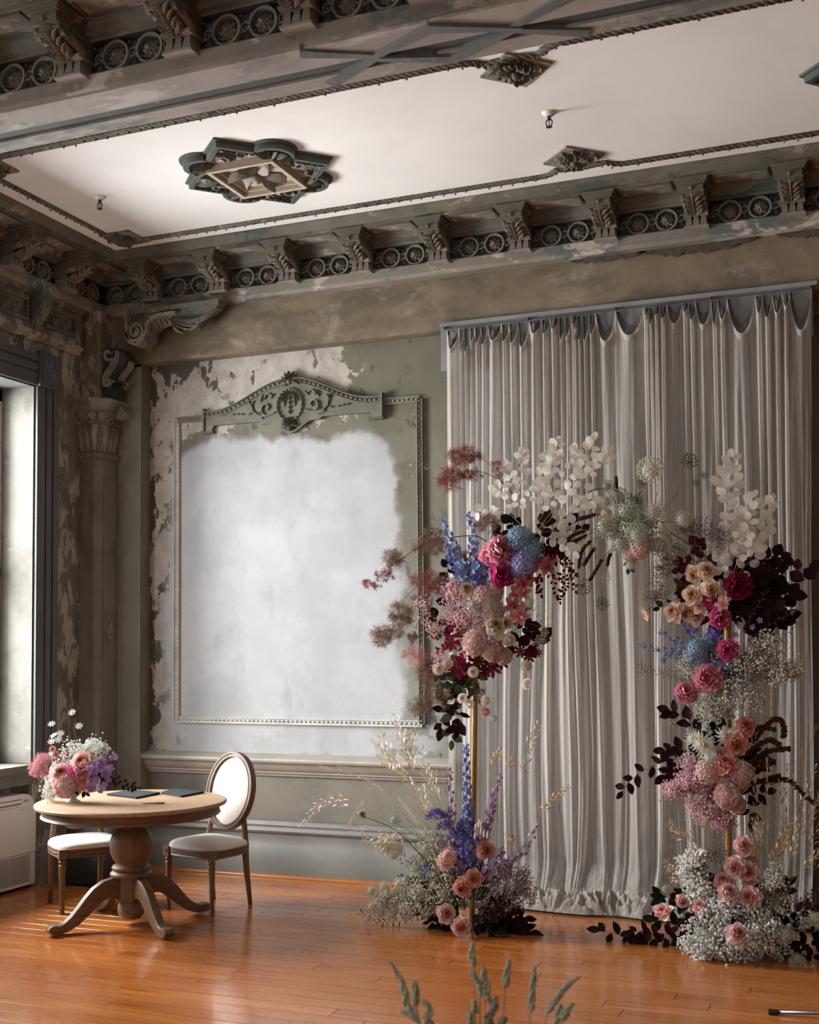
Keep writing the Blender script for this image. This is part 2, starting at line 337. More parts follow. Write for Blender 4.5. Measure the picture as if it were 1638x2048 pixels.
    def petal(s, base, dirv, nrm, L, w, cup=.3, curl=0., ruf=0., n=3, sharp=1.0):
        """a curved petal growing from base along dirv, its inner face towards nrm"""
        d = Vector(dirv).normalized(); nn = Vector(nrm); nn = (nn - d * nn.dot(d)); nn = nn.normalized() if nn.length > 1e-6 else d.orthogonal().normalized()
        x = d.cross(nn); vs = []; fs = []; base = Vector(base)
        for i in range(n + 1):
            t = i / n; ww = w / 2 * (math.sin(PI * (.10 + .72 * t ** sharp)) if sharp == 1.0 else math.sin(PI * (.12 + .86 * t)))
            for k in (-1, 0, 1):
                h = cup * L * (t * (1 - t) * -1.6 + (abs(k) * .35 * (1 if t > 0 else 0)) * .6) + curl * L * t * t
                if ruf: h += random.uniform(-ruf, ruf) * L * t
                vs.append(base + d * (L * t * (1 - .06 * abs(k) * t)) + x * (ww * k) + nn * h)
        for i in range(n):
            for k in range(2): fs.append((i * 3 + k, i * 3 + k + 1, (i + 1) * 3 + k + 1, (i + 1) * 3 + k))
        return s.add(vs, fs)
    def strip(s, pts, w, nrm=None):
        pts = [Vector(p) for p in pts]; vs = []; fs = []
        for i, p in enumerate(pts):
            d = pts[min(i + 1, len(pts) - 1)] - pts[max(i - 1, 0)]
            x = d.cross(nrm or Vector((random.uniform(-1, 1), -1, random.uniform(-1, 1))))
            x = x.normalized() * (w / 2 if i < len(pts) - 1 else w / 8) if x.length > 1e-9 else Vector((w / 2, 0, 0))
            vs += [p - x, p + x]
        for i in range(len(pts) - 1): fs.append((2 * i, 2 * i + 1, 2 * i + 3, 2 * i + 2))
        return s.add(vs, fs)
    def xf(s, m): s.v = [tuple(m @ Vector(p)) for p in s.v]; return s
    def mesh(s, name, mats, smooth=False, ang=None):
        me = bpy.data.meshes.new(name); me.from_pydata(s.v, [], s.f)
        for m in (mats if isinstance(mats, (list, tuple)) else [mats]): me.materials.append(m)
        if any(s.mi): me.polygons.foreach_set('material_index', s.mi)
        if smooth or ang:
            me.polygons.foreach_set('use_smooth', [True] * len(s.f))
        me.update()
        if ang: me.set_sharp_from_angle(angle=math.radians(ang))
        return me
def fix(me):
    import bmesh
    b = bmesh.new(); b.from_mesh(me); bmesh.ops.recalc_face_normals(b, faces=b.faces); b.to_mesh(me); b.free(); return me
def put(name, me, parent=None, loc=None, rot=None, scale=None, label=None, cat=None, group=None, kind=None):
    o = bpy.data.objects.new(name, me); COL.objects.link(o)
    if parent: o.parent = parent
    if loc is not None: o.location = loc
    if rot is not None: o.rotation_euler = rot
    if scale is not None: o.scale = scale
    if label: o['label'] = label
    if cat: o['category'] = cat
    if group: o['group'] = group
    if kind: o['kind'] = kind
    return o
def struct(name, me, parent=None, **k): return put(name, me, parent, kind=None if parent else 'structure', **k)
def thing(name, label, cat, loc=(0, 0, 0), rz=0, group=None): return put(name, None, None, loc, (0, 0, rz), label=label, cat=cat, group=group)
V3 = Vector
def frame(O, Uv, Vv): Uv = V3(Uv); Vv = V3(Vv); return (V3(O), Uv, Vv, Uv.cross(Vv))
def circ(cx, cz, r, n=24, a0=0, a1=2 * PI, closed=True):
    return [(cx + r * math.cos(a0 + (a1 - a0) * i / (n if closed else n - 1)), cz + r * math.sin(a0 + (a1 - a0) * i / (n if closed else n - 1))) for i in range(n)]
def spiral(cx, cz, r0, r1, a0, a1, n=26): return [(cx + (r0 + (r1 - r0) * i / (n - 1)) * math.cos(a0 + (a1 - a0) * i / (n - 1)), cz + (r0 + (r1 - r0) * i / (n - 1)) * math.sin(a0 + (a1 - a0) * i / (n - 1))) for i in range(n)]
def sweep(path, prof, side=1):
    """moulding: prof [(p,z)] swept along a plan path with mitres; p is measured to the path's right"""
    g = G(); n = len(path); rows = []
    for i, (x, y) in enumerate(path):
        dirs = []
        if i > 0: dirs.append(V3((x - path[i - 1][0], y - path[i - 1][1])).normalized())
        if i < n - 1: dirs.append(V3((path[i + 1][0] - x, path[i + 1][1] - y)).normalized())
        nr = [V3((d.y, -d.x)) for d in dirs]
        if len(nr) == 1: m = nr[0]
        else: m = (nr[0] + nr[1]); m = m / (1 + nr[0].dot(nr[1]))
        rows.append([(x + m.x * p * side, y + m.y * p * side, z) for p, z in prof])
    k = len(prof); vs = [q for r in rows for q in r]; fs = []
    for i in range(n - 1):
        for j in range(k - 1): fs.append((i * k + j, i * k + j + 1, (i + 1) * k + j + 1, (i + 1) * k + j))
    fs.append(tuple(range(k))); fs.append(tuple((n - 1) * k + j for j in range(k - 1, -1, -1)))
    return g.add(vs, fs)

# ---------------------------------------------------------------- room
XL, XR, YF, YR, Y0, ZC = -5.90, 3.0, 8.03, 8.15, -3.0, 4.80
ZB = 4.405
# floor: slab + boards
g = G(); g.box((XL - .4, Y0 - .4, -.2), (XR + .3, 8.6, -.020))
floor = struct('floor', g.mesh('floor_slab', M['gap']))
random.seed(4)
bw = .118; y = 8.148; row = 0
pm = {}
while y > 3.3:
    x = XL - .15 - random.uniform(0, 1.0)
    while x < 2.2:
        L = random.choice([1.2, 1.6, 2.1, 2.6, 3.1])
        if L not in pm:
            g = G(); w = bw - .0022; e = .0012
            g.add([(0, 0, -.018), (L - .0025, 0, -.018), (L - .0025, w, -.018), (0, w, -.018), (0, 0, -e), (L - .0025, 0, -e), (L - .0025, w, -e), (0, w, -e), (e, e, 0), (L - .0025 - e, e, 0), (L - .0025 - e, w - e, 0), (e, w - e, 0)],
                  [(0, 1, 5, 4), (1, 2, 6, 5), (2, 3, 7, 6), (3, 0, 4, 7), (4, 5, 9, 8), (5, 6, 10, 9), (6, 7, 11, 10), (7, 4, 8, 11), (8, 9, 10, 11)])
            pm[L] = g.mesh('plank', M['plank'])
        if x + L > XL - .1: put('plank', pm[L], floor, (x, y - bw, random.uniform(-.0003, .0002)), (random.uniform(-.0008, .0008), 0, 0))
        x += L
    y -= bw; row += 1
g = G(); g.box((XL - .15, Y0, -.018), (XR, y - .003, 0)); o = put('plank_field', g.mesh('boards', M['plank']), floor); o['kind'] = 'stuff'
# ceiling
g = G(); g.box((XL - .3, Y0 - .2, ZC), (XR + .3, 8.6, ZC + .2)); struct('ceiling', g.mesh('ceiling', M['ceiling']))
# back wall: recessed field, flat margins, upper band
g = G(); g.box((-5.52, YR, 0), (-2.90, 8.45, 4.06)); wb = struct('wall_back', g.mesh('wall_back', M['backwall']))
M['margin'] = peel('lit_margin_paint', ((.27, .258, .215), (.22, .21, .175)), [((.16, .148, .118), 2, .57, .12, 8, (1, 1, .4)), ((.50, .47, .42), 16, .77, .01, 48, (1, 1, .6))], bs=.1)  # lighter than the pier paint; the light it catches is in the colour
g = G(); g.box((XL - .3, YF, 0), (-5.51, 8.45, 4.0)); put('flat_margin', g.mesh('m', M['margin']), wb)
g = G(); g.box((XL - .3, YF, 4.02), (XR + .3, 8.45, ZC)); g.box((XL-.3, 8.20, 3.9), (XR+.3, 8.45, 4.02)); put('upper_band', g.mesh('m', M['upperwall']), wb)
g = G(); g.box((-2.90, YR, 0), (-.50, 8.45, 4.02)); put('boarded_bay', g.mesh('m', M['greyboard']), wb)
g = G(); g.box((-.50, 8.22, 0), (XR + .3, 8.6, 4.02)); g.box((.35, YF, 0), (XR + .3, 8.42, 4.02)); put('dark_bay', g.mesh('m', M['darkwall']), wb)
g = G(); g.box((-5.514, YF, .93), (-5.508, YR, 4.02)); put('reveal_edge', g.mesh('m', M['pier']), wb)
g = G(); g.box((XR, Y0, 0), (XR + .25, 8.1, ZC)); struct('wall_right', g.mesh('wr', M['upperwall']))
# wall behind the camera, with its tall window opening
g = G(); zb, zt = .9, 3.72
g.box((XL - .3, Y0 - .3, 0), (-4.6, Y0, ZC)); g.box((-1.4, Y0 - .3, 0), (XR + .3, Y0, ZC)); g.box((-4.6, Y0 - .3, 0), (-1.4, Y0, zb)); g.box((-4.6, Y0 - .3, zt), (-1.4, Y0, ZC))
struct('wall_front', g.mesh('wf', M['upperwall']))
# left wall with three deep window openings
g = G(); ys = [Y0]
for a, b in sorted(WIN_L): ys += [a, b]
ys.append(8.45)
for i in range(0, len(ys), 2): g.box((XL - .45, ys[i], 0), (XL, ys[i + 1], ZC))
for a, b in WIN_L: g.box((XL - .45, a, 0), (XL - .18, b, zb - .03)); g.box((XL - .45, a, zt), (XL, b, ZC))
wl = struct('wall_left', g.mesh('wl', M['leftwall']))
for i, (a, b) in enumerate(WIN_L):
    g = G(); g.box((XL - .44, b - .012, zb), (XL - .004, b + .003, zt)); g.box((XL - .44, a - .003, zb), (XL - .004, a + .012, zt))
    put('window_reveal', g.mesh('rv', M['reveal']), wl)
    g = G(); g.box((XL - .44, a, zt - .012), (XL - .004, b, zt + .002)); put('window_head', g.mesh('rh', M['casing']), wl)
    wn = struct('window_%d' % (i + 1), None)
    g = G(); x0, x1 = XL - .38, XL - .30
    for (p, q, r, s_) in ((a, a + .10, zb, zt), (b - .10, b, zb, zt), (a, b, zb, zb + .1), (a, b, zt - .1, zt), (a, b, 2.28, 2.36), ((a + b) / 2 - .025, (a + b) / 2 + .025, zb, zt)):
        g.box((x0, p, r), (x1, q, s_))
    put('window_frame', g.mesh('wfr', M['white']), wn)
    t = NT('window_glass'); t.t.nodes.remove(t.b); tr = t.n('ShaderNodeBsdfTransparent'); tr.inputs[0].default_value = (.95, .97, 1, 1); gl = t.n('ShaderNodeBsdfGlossy'); gl.inputs['Roughness'].default_value = .05
    mx = t.n('ShaderNodeMixShader'); mx.inputs[0].default_value = .05; t.l(tr.outputs[0], mx.inputs[1]); t.l(gl.outputs[0], mx.inputs[2]); t.l(mx.outputs[0], t.o.inputs[0])
    g = G(); g.box((x0 + .035, a + .05, zb + .05), (x0 + .041, b - .05, zt - .05)); put('window_pane', g.mesh('pane', t.m), wn)
    # casing, with corner blocks
    cs = put('casing', None, wn); cw = .245; X = XL
    def cas(nm, prof, a_, b_, vert):
        g = G()
        for (p, q, h) in prof:
            if vert: g.box((X - .01, a_ + p, zb - .05 if True else 0), (X + h, a_ + q, zt + .0))
            else: g.box((X - .01, a_, zt + p), (X + h, b_, zt + q))
        return g.mesh(nm, M['casing'])
    pr = [(0, .09, .022), (.09, .105, .012), (.105, .165, .026), (.165, .178, .014), (.178, .235, .034)]
    put('casing_post', cas('cp', pr, b, 0, True), wn)
    put('casing_post', cas('cp', [(-q, -p, h) for p, q, h in pr], a, 0, True), wn)
    put('casing_head', cas('ch', pr, a, b, False), wn)
    for yy in (b, a - .25):
        g = G(); g.box((X - .01, yy - .0, zt - .005), (X + .045, yy + .25, zt + .26))
        g.box((X + .04, yy + .03, zt + .03), (X + .052, yy + .22, zt + .225))
        fr = frame((X + .052, yy + .125, zt + .13), (0, 1, 0), (0, 0, 1))
        for k in range(8): g.blade((0, 0), (.075 * math.cos(k * PI / 4), .075 * math.sin(k * PI / 4)), .035, .012, fr)
        g.ball((X + .055, yy + .125, zt + .13), .02)
        put('corner_block', g.mesh('cb', M['casing'], ang=30), wn)
    g = G(); g.box((XL - .44, a - .03, zb - .06), (XL + .035, b + .05, zb - .004)); g.box((XL - .18, a - .02, zb - .10), (XL + .018, b + .03, zb - .06)); g.box((XL - .19, a, zb - .15), (XL + .005, b + .01, zb - .10))
    put('window_sill', g.mesh('sill', M['reveal']), wn)

# baseboard, chair rail, shoe on the back wall (recess) and plain boards on the left
def wallrun(name, prof, x0, x1, mat, Y=YR, parent=None, ang=40):
    g = sweep([(x0, Y), (x1, Y)], prof)
    return (struct(name, fix(g.mesh(name, mat, ang=ang)), parent))
bp = [(0, 0), (.030, 0), (.030, .235), (.022, .245), (.022, .33), (.034, .335), (.042, .352), (.034, .366), (.026, .378), (.030, .395), (.018, .415), (.016, .425), (0, .43)]
wallrun('baseboard_back', bp, -5.51, -2.92, M['skirting'])
g = sweep([(-5.51, YR - .030), (-2.92, YR - .030)], [(0, 0), (.022, 0), (.021, .012), (.014, .022), (0, .028)]); struct('trim_1', fix(g.mesh('shoe', M['shoe'], ang=50)))
g = G(); g.box((-5.51, YR - .006, .43), (-2.92, YR + .01, .78)); put('dado_panel', g.mesh('dado', M['dado']), wb)
rp = [(0, .765), (.025, .765), (.025, .782), (.045, .788), (.045, .80), (.06, .812), (.075, .84), (.078, .862), (.092, .866), (.112, .872), (.118, .888), (.112, .902), (.09, .908), (.03, .925), (0, .932)]
wallrun('trim_2', rp, -5.555, -2.92, M['rail'])
g = G(); g.box((XL, 5.0, 0), (XL + .02, 5.3, .3)); g.box((XL, 7.30, 0), (XL + .02, 7.76, .28)); struct('baseboard_left', g.mesh('bl', M['skirting']))

# ---------------------------------------------------------------- cornices
CP = [(.352, ZC), (.352, 4.788), (.340, 4.780), (.332, 4.765), (.312, 4.758), (.296, 4.745), (.286, 4.742), (.286, 4.722), (.275, 4.722), (.275, 4.728),
      (.095, 4.735), (.085, 4.722), (.070, 4.716), (.062, 4.700), (.046, 4.690), (.036, 4.672), (.014, 4.664), (.010, 4.650), (-.040, 4.645), (-.040, 4.502), (.005, 4.500), (.012, 4.492), (.012, 4.428), (.0, 4.416), (-.006, ZB), (-.15, ZB)]
# bracket (modillion) in local space: u=X width, -Y = out of the wall, origin at arch face, z absolute
def bracket_mesh():
    g = G()
    g.box((-.108, -.295, 4.712), (.108, .02, 4.728)); g.box((-.098, -.288, 4.700), (.098, .02, 4.712)); g.box((-.088, -.278, 4.688), (.088, .02, 4.700))
    g.box((-.073, -.262, 4.640), (.073, .03, 4.688))
    g.box((-.078, -.266, 4.636), (.078, .03, 4.646))
    g.ball((0, -.264, 4.664), .015, 8, 6)
    # S-shaped body
    prof = []
    for i in range(15):
        t = i / 14; yy = -.235 + .165 * t + .030 * math.sin(2 * PI * t) * -1; zz = 4.638 - .078 * t; prof.append((yy, zz))
    n = len(prof)
    for w, off in ((.066, 0), ):
        vs = []
        for sx in (-w, w):
            vs += [(sx, yy, zz) for yy, zz in prof] + [(sx, .03, 4.56), (sx, .03, 4.64)]
        m = n + 2; fs = [tuple(range(m)), tuple(range(2 * m - 1, m - 1, -1))] + [(i, m + i, m + (i + 1) % m, (i + 1) % m) for i in range(m)]
        g.add(vs, fs)
    for sx in (-1, 1):   # raised side edges with little volutes
        for i in range(n - 1):
            (a, b), (c, d) = prof[i], prof[i + 1]
            g.add([(sx * .058, a - .006, b - .004), (sx * .074, a - .006, b - .004), (sx * .074, c - .006, d - .004), (sx * .058, c - .006, d - .004), (sx * .058, a + .02, b + .01), (sx * .074, a + .05, b + .02), (sx * .074, c + .05, d + .02), (sx * .058, c + .02, d + .01)],
                  [(0, 1, 2, 3), (1, 5, 6, 2), (4, 0, 3, 7)])
        g.tube([(sx * .056, -.20, 4.618), (sx * .080, -.20, 4.618)], .022, 10)
    g.box((-.078, -.100, 4.545), (.078, .03, 4.560))
    g.box((-.060, -.030, 4.478), (.060, .02, 4.545))
    return fix(g.mesh('bracket', M['cornice'], ang=35))
def bracket_drop():
    g = G()
    c = 0
    g.add([(c - .014, -.066, 4.546), (c + .014, -.066, 4.546), (c + .0225, -.082, 4.478), (c - .0225, -.082, 4.478), (c - .014, .02, 4.546), (c + .014, .02, 4.546), (c + .0225, .02, 4.478), (c - .0225, .02, 4.478)],
          [(0, 3, 2, 1), (0, 4, 7, 3), (1, 2, 6, 5), (3, 7, 6, 2), (0, 1, 5, 4)])
    return fix(g.mesh('drop', M['drop']))
def bracket_sill():
    g = G(); g.box((-.078, -.088, 4.466), (.078, .02, 4.478)); return g.mesh('drop_sill', M['drop'])
def bracket_leaf():
    g = G()
    # the leaf face follows the slope from (y -.235,z 4.638) to (-.07,4.56)
    O = V3((0, -.262, 4.640)); Vd = V3((0, .178, -.086)).normalized(); fr = (O, V3((1, 0, 0)), Vd, V3((1, 0, 0)).cross(Vd) * -1)
    if fr[3].z > 0: fr = (O, fr[1], fr[2], -fr[3])
    L = .19
    g.blade((0, .0), (0, L), .018, .020, fr, .012)
    for k in range(1, 5):
        t = .02 + k * .038
        for sx in (-1, 1):
            g.blade((sx * .006, t + .03), (sx * .056, t - .025), .026, .020, fr, .010, bend=.12 * -sx, tip=.012)
    for sx in (-1, 1): g.blade((sx * .004, L), (sx * .050, L * .60), .034, .024, fr, .010, bend=.2 * sx, tip=.01)
    for k in range(9): g.octa(fr[0] + fr[2] * (.03 + k * .018) + fr[3] * .034, .006)
    return g.mesh('acanthus_leaf', M['ornament_pale'], smooth=True)
def rosette_mesh():
    """ring with a flower, in the XZ plane facing -Y, centre at origin, outer radius .075"""
    g = G(); fr = frame((0, 0, 0), (1, 0, 0), (0, 0, 1))
    fr = (fr[0], fr[1], fr[2], V3((0, -1, 0)))
    g.ribbon(circ(0, 0, .068, 28), .015, fr, .030, 0, True)
    for lay, (r, w, h, d0, n, off) in enumerate(((.050, .030, .016, .006, 8, 0), (.034, .024, .018, .016, 8, PI / 8), (.018, .014, .010, .028, 6, 0))):
        for k in range(n):
            a = 2 * PI * k / n + off; g.blade((.006 * math.cos(a), .006 * math.sin(a)), (r * math.cos(a), r * math.sin(a)), w, h, fr, d0, 4, tip=.006)
    g.ball((0, -.034, 0), .009, 8, 6)
    for k in range(8):
        a = 2 * PI * k / 8 + PI / 8; g.blade((.060 * math.cos(a), .060 * math.sin(a)), (.046 * math.cos(a), .046 * math.sin(a)), .012, .012, fr, .004, 3)
    return g.mesh('rosette', M['ornament_pale'], ang=50)
def curl_mesh(half=False):
    g = G(); fr = (V3((0, 0, 0)), V3((1, 0, 0)), V3((0, 0, 1)), V3((0, -1, 0)))
    g.ribbon(circ(0, 0, .020, 14), .009, fr, .024, 0, True); g.ball((0, -.012, 0), .009, 8, 6)
    for s_ in (-1, 1):
        g.blade((0, s_ * .024), (0, s_ * .062), .022, .016, fr, .002)
        for sx in (-1, 1):
            g.blade((sx * .004, s_ * .030), (sx * .026, s_ * .060), .014, .014, fr, .002, bend=.2 * sx * s_); g.ball((sx * .028, -.01, s_ * .062), .007, 6, 4)
    g.ribbon([(-.034, -.012), (-.022, -.024), (0, -.02)], .010, fr, .022); g.ribbon([(.034, .012), (.022, .024), (0, .02)], .010, fr, .022)
    return g.mesh('scroll_ornament', M['ornament'], ang=50)
M['drop'] = plain('beige_drops', (.30, .255, .205), (.20, .18, .15), 7, .7)
DR, DS = bracket_drop(), bracket_sill()
BR, BL_, RO, CU = bracket_mesh(), bracket_leaf(), rosette_mesh(), curl_mesh()
def coffer_mesh(w):
    g = G(); 
    for (x0, x1, y0, y1) in ((-w / 2, w / 2, -.262, -.248), (-w / 2, w / 2, -.122, -.108), (-w / 2, -w / 2 + .014, -.262, -.108), (w / 2 - .014, w / 2, -.262, -.108)):
        g.box((x0, y0, 4.715), (x1, y1, 4.735))
    g.cm = 1; g.box((-w / 2 + .012, -.25, 4.724), (w / 2 - .012, -.12, 4.738))
    return g.mesh('soffit_panel', [M['cornice'], M['fascia']])
CO = coffer_mesh(.34)
def dress(parent, origin, rz, us, lo, hi, step=.6025):
    """brackets, rosettes, curls along a cornice; us = bracket positions along local X"""
    Mx = Matrix.Translation(origin) @ Matrix.Rotation(rz, 4, 'Z')
    def pl(nm, me, u, yy=0, z=0, **k):
        q = Mx @ V3((u, yy, z)); return put(nm, me, parent, q, (0, 0, rz), **k)
    for u in us:
        b = pl('bracket', BR, u); l = put('acanthus_leaf', BL_, b); put('drop_sill', DS, b)
        for k_ in (-1, 0, 1): put('drop', DR, b, (k_ * .047, 0, 0))
        for off in (.206, .396):
            if lo < u + off < hi: pl('rosette', RO, u + off, .036, 4.574)
        for off in (.108, .301, .494):
            if lo < u + off < hi: pl('scroll_ornament', CU, u + off, .036, 4.574)
        if u + .3 < hi: pl('soffit_panel', CO, u + .301)
# back wall cornice / left wall cornice / beam
AB, AL, BY = 7.935, -5.80, 4.655
c12 = [(AL, 3.5), (AL, AB), (XR, AB)]
def cornice_part(name, path, which):
    g = sweep(path, CP); k = len(CP); keep = [i for i in range(len(g.f) - 2) if i // (k - 1) == which]
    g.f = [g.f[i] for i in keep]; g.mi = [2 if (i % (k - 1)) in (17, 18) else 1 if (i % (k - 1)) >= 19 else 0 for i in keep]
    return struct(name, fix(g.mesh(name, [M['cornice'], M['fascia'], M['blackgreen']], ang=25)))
cb = cornice_part('trim_3', c12, 1); cl = cornice_part('trim_4', c12, 0)
dress(cb, (0, AB, 0), 0, [-5.32 + .6025 * k for k in range(11)], -5.75, 1.2)
for off in (.10, .20): pass
put('rosette', RO, cb, (-5.516, AB + .036, 4.574)); put('rosette', RO, cb, (-5.706, AB + .036, 4.574)); put('scroll_ornament', CU, cb, (-5.612, AB + .036, 4.574)); put('scroll_ornament', CU, cb, (-5.425, AB + .036, 4.574))
dress(cl, (AL, 0, 0), PI / 2, [5.59, 6.195, 6.80, 7.40], 3.6, 7.85)
# the broken gap under the cornice: a dark ragged lath strip
g = G(); random.seed(9)
def ragged(x0, x1, zt_, zb_):
    top = []; bot = []; n = 26
    for i in range(n + 1):
        t = i / n; x = x0 + (x1 - x0) * t; e = math.sin(PI * t) ** .5
        top.append((x, zt_)); bot.append((x, zt_ - (zt_ - zb_) * e * random.uniform(.6, 1.0)))
    g.prism(top + bot[::-1], (V3((0, YF - .012, 0)), V3((1, 0, 0)), V3((0, 0, 1)), V3((0, -1, 0))), .01)
ragged(-2.0, -1.45, ZB, ZB - .045); ragged(-1.52, -.72, ZB, ZB - .075); ragged(-.62, -.05, ZB, ZB - .06)
put('exposed_lath', g.mesh('lath', M['lath']), cb)
# main beam
bm_ = G(); bm_.box((XL - .2, BY + .05, ZB + .02), (XR + .2, 5.03, ZC))
beam = struct('trim_5', bm_.mesh('beam', M['beam']))
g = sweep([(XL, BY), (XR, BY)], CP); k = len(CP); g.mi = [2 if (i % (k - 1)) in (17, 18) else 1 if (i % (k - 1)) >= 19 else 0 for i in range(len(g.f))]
put('beam_cornice', fix(g.mesh('beam_cornice', [M['cornice'], M['fascia'], M['blackgreen']], ang=25)), beam)
dress(beam, (0, BY, 0), 0, [-5.385, -4.778, -4.17, -3.562, -2.955, -2.347, -1.74, -1.13, -.52, .09], -5.8, .9, .6075)
# beam underside: soffit bands with a raised fillet and the lozenge frame
g = G()
g.box((XL, BY + .0, ZB - .002), (XR, BY + .185, ZB + .022)); g.box((XL, BY + .270, ZB - .004), (XR, 5.03, ZB + .022))
put('soffit_band', g.mesh('sb', M['beam']), beam)
g = G(); g.box((XL, BY + .185, ZB + .010), (XR, BY + .270, ZB + .022)); put('soffit_groove', g.mesh('sg', M['greenpaint']), beam)
# interlaced lozenge strapwork on the beam soffit
fz = (V3((0, 0, ZB)), V3((1, 0, 0)), V3((0, 1, 0)), V3((0, 0, -1)))
lx, ly = -1.76, (BY + 5.02) / 2
g = G(); g.ribbon([(lx - .34, ly), (lx, ly + .145), (lx + .34, ly), (lx, ly - .145)], .085, fz, .018, -.02, True); put('lozenge_moulding', fix(g.mesh('lz', M['strap'])), beam)
for s_ in (-1, 1):
    g = G(); g.ribbon([(lx + s_ * .62, ly - .16), (lx + s_ * .30, ly), (lx + s_ * .62, ly + .16)], .08, fz, .013, -.02); put('strap_moulding', fix(g.mesh('st', M['strap'])), beam)
# left lintel band under the cornice: carved panels and fan brackets
g = sweep([(XL, 3.6), (XL, 7.70)], [(0, 4.405), (.085, 4.405), (.085, 4.385), (.06, 4.37), (.045, 4.365), (.045, 4.12), (.07, 4.11), (.075, 4.09), (.05, 4.075), (.03, 4.05), (0, 4.045)])
lint = struct('trim_6', fix(g.mesh('lintel', M['leftwall'], ang=30)))
def carved(w=.36, h=.15):
    g = G(); g.ribbon([(-w / 2, -h / 2), (w / 2, -h / 2), (w / 2, h / 2), (-w / 2, h / 2)], .02, (V3((0, 0, 0)), V3((0, 1, 0)), V3((0, 0, 1)), V3((1, 0, 0))), .035, 0, True)
    fr = (V3((.0, 0, 0)), V3((0, 1, 0)), V3((0, 0, 1)), V3((1, 0, 0)))
    g.box((-.0, -w / 2, -h / 2), (.006, w / 2, h / 2))
    for k in range(6):
        u = -w / 2 + .035 + k * (w - .07) / 5
        g.ribbon(spiral(u, .022 * (-1) ** k, .026, .006, 0, 4.5 * PI / 2, 12), .008, fr, .022, .004)
        g.blade((u, -.05), (u + .02, .05), .018, .014, fr, .006); g.blade((u + .02, -.05), (u - .02, .045), .014, .012, fr, .006)
    return g.mesh('carved_panel', M['ornament'], ang=40)
def fan():
    g = G(); prof = [(.0, .0), (.10, .0), (.125, -.03), (.12, -.09), (.085, -.15), (.05, -.20), (.03, -.26), (0, -.30)]
    n = len(prof); vs = []
    for sx in (-.06, .06): vs += [(p, sx, z) for p, z in prof]
    g.add(vs, [tuple(range(n)), tuple(range(2 * n - 1, n - 1, -1))] + [(i, n + i, n + i + 1, i + 1) for i in range(n - 1)])
    for k in range(-3, 4):
        pts = [(p + .008, k * .017 * (1 - i / n * .75), z) for i, (p, z) in enumerate(prof[1:-1])]
        g.tube(pts, [.010, .012, .012, .010, .008, .005], 5)
    return fix(g.mesh('fan_bracket', M['ornament'], ang=40))
CA, FA = carved(), fan()
for yy in (5.65, 6.30, 6.86, 7.42): put('carved_panel', CA, lint, (XL + .046, yy, 4.245))
for yy in (5.98, 6.58, 7.15): put('fan_bracket', FA, lint, (XL + .03, yy, 4.375))

# ceiling enrichments: rope moulding
def rope(path, w=.058):
    g = G(); L = 0; acc = [0]
    for a, b in zip(path, path[1:]): L += math.dist(a, b); acc.append(L)
    def at(s):
        for i in range(len(path) - 1):
            if s <= acc[i + 1] or i == len(path) - 2:
                t = (s - acc[i]) / (acc[i + 1] - acc[i]); a, b = path[i], path[i + 1]
                d = V3((b[0] - a[0], b[1] - a[1])).normalized(); return V3((a[0] + (b[0] - a[0]) * t, a[1] + (b[1] - a[1]) * t)), d
    # base fillet
    g.ribbon([tuple(p) for p in path], w * .9, (V3((0, 0, ZC)), V3((1, 0, 0)), V3((0, 1, 0)), V3((0, 0, -1))), .008)
    n = int(L / .040)
    for k in range(n):
        s = (k + .5) * L / n; p, d = at(s); nrm = V3((-d.y, d.x))
        a = p - nrm * w * .52 - d * .035; b = p + nrm * w * .52 + d * .035
        fr = (V3((0, 0, ZC)), V3((1, 0, 0)), V3((0, 1, 0)), V3((0, 0, -1)))
        g.blade(tuple(a), tuple(b), .032, .017, fr, .006, 4)
        if k % 2 == 0: 
            q = p + nrm * random.uniform(-.02, .02); g.octa((q.x, q.y, ZC - .024), .009)
    return g
random.seed(3)
rb = [(-5.30, 5.82), (-5.30, 7.44), (-2.02, 7.44), (-1.955, 7.42), (-1.91, 7.37), (-1.76, 7.40), (-1.60, 7.37), (-1.56, 7.41), (-1.50, 7.435), (2.6, 7.43)]
struct('trim_7', rope(rb[:2]).mesh('rope', M['ornament'], smooth=True)); struct('trim_8', rope(rb[1:]).mesh('rope', M['ornament'], smooth=True))
rn = [(-5.30, 5.82), (-2.02, 5.80), (-1.95, 5.82), (-1.90, 5.87), (-1.76, 5.84), (-1.60, 5.87), (-1.56, 5.82), (-1.50, 5.79), (2.6, 5.79)]
struct('trim_9', rope(rn).mesh('rope', M['ornament'], smooth=True))
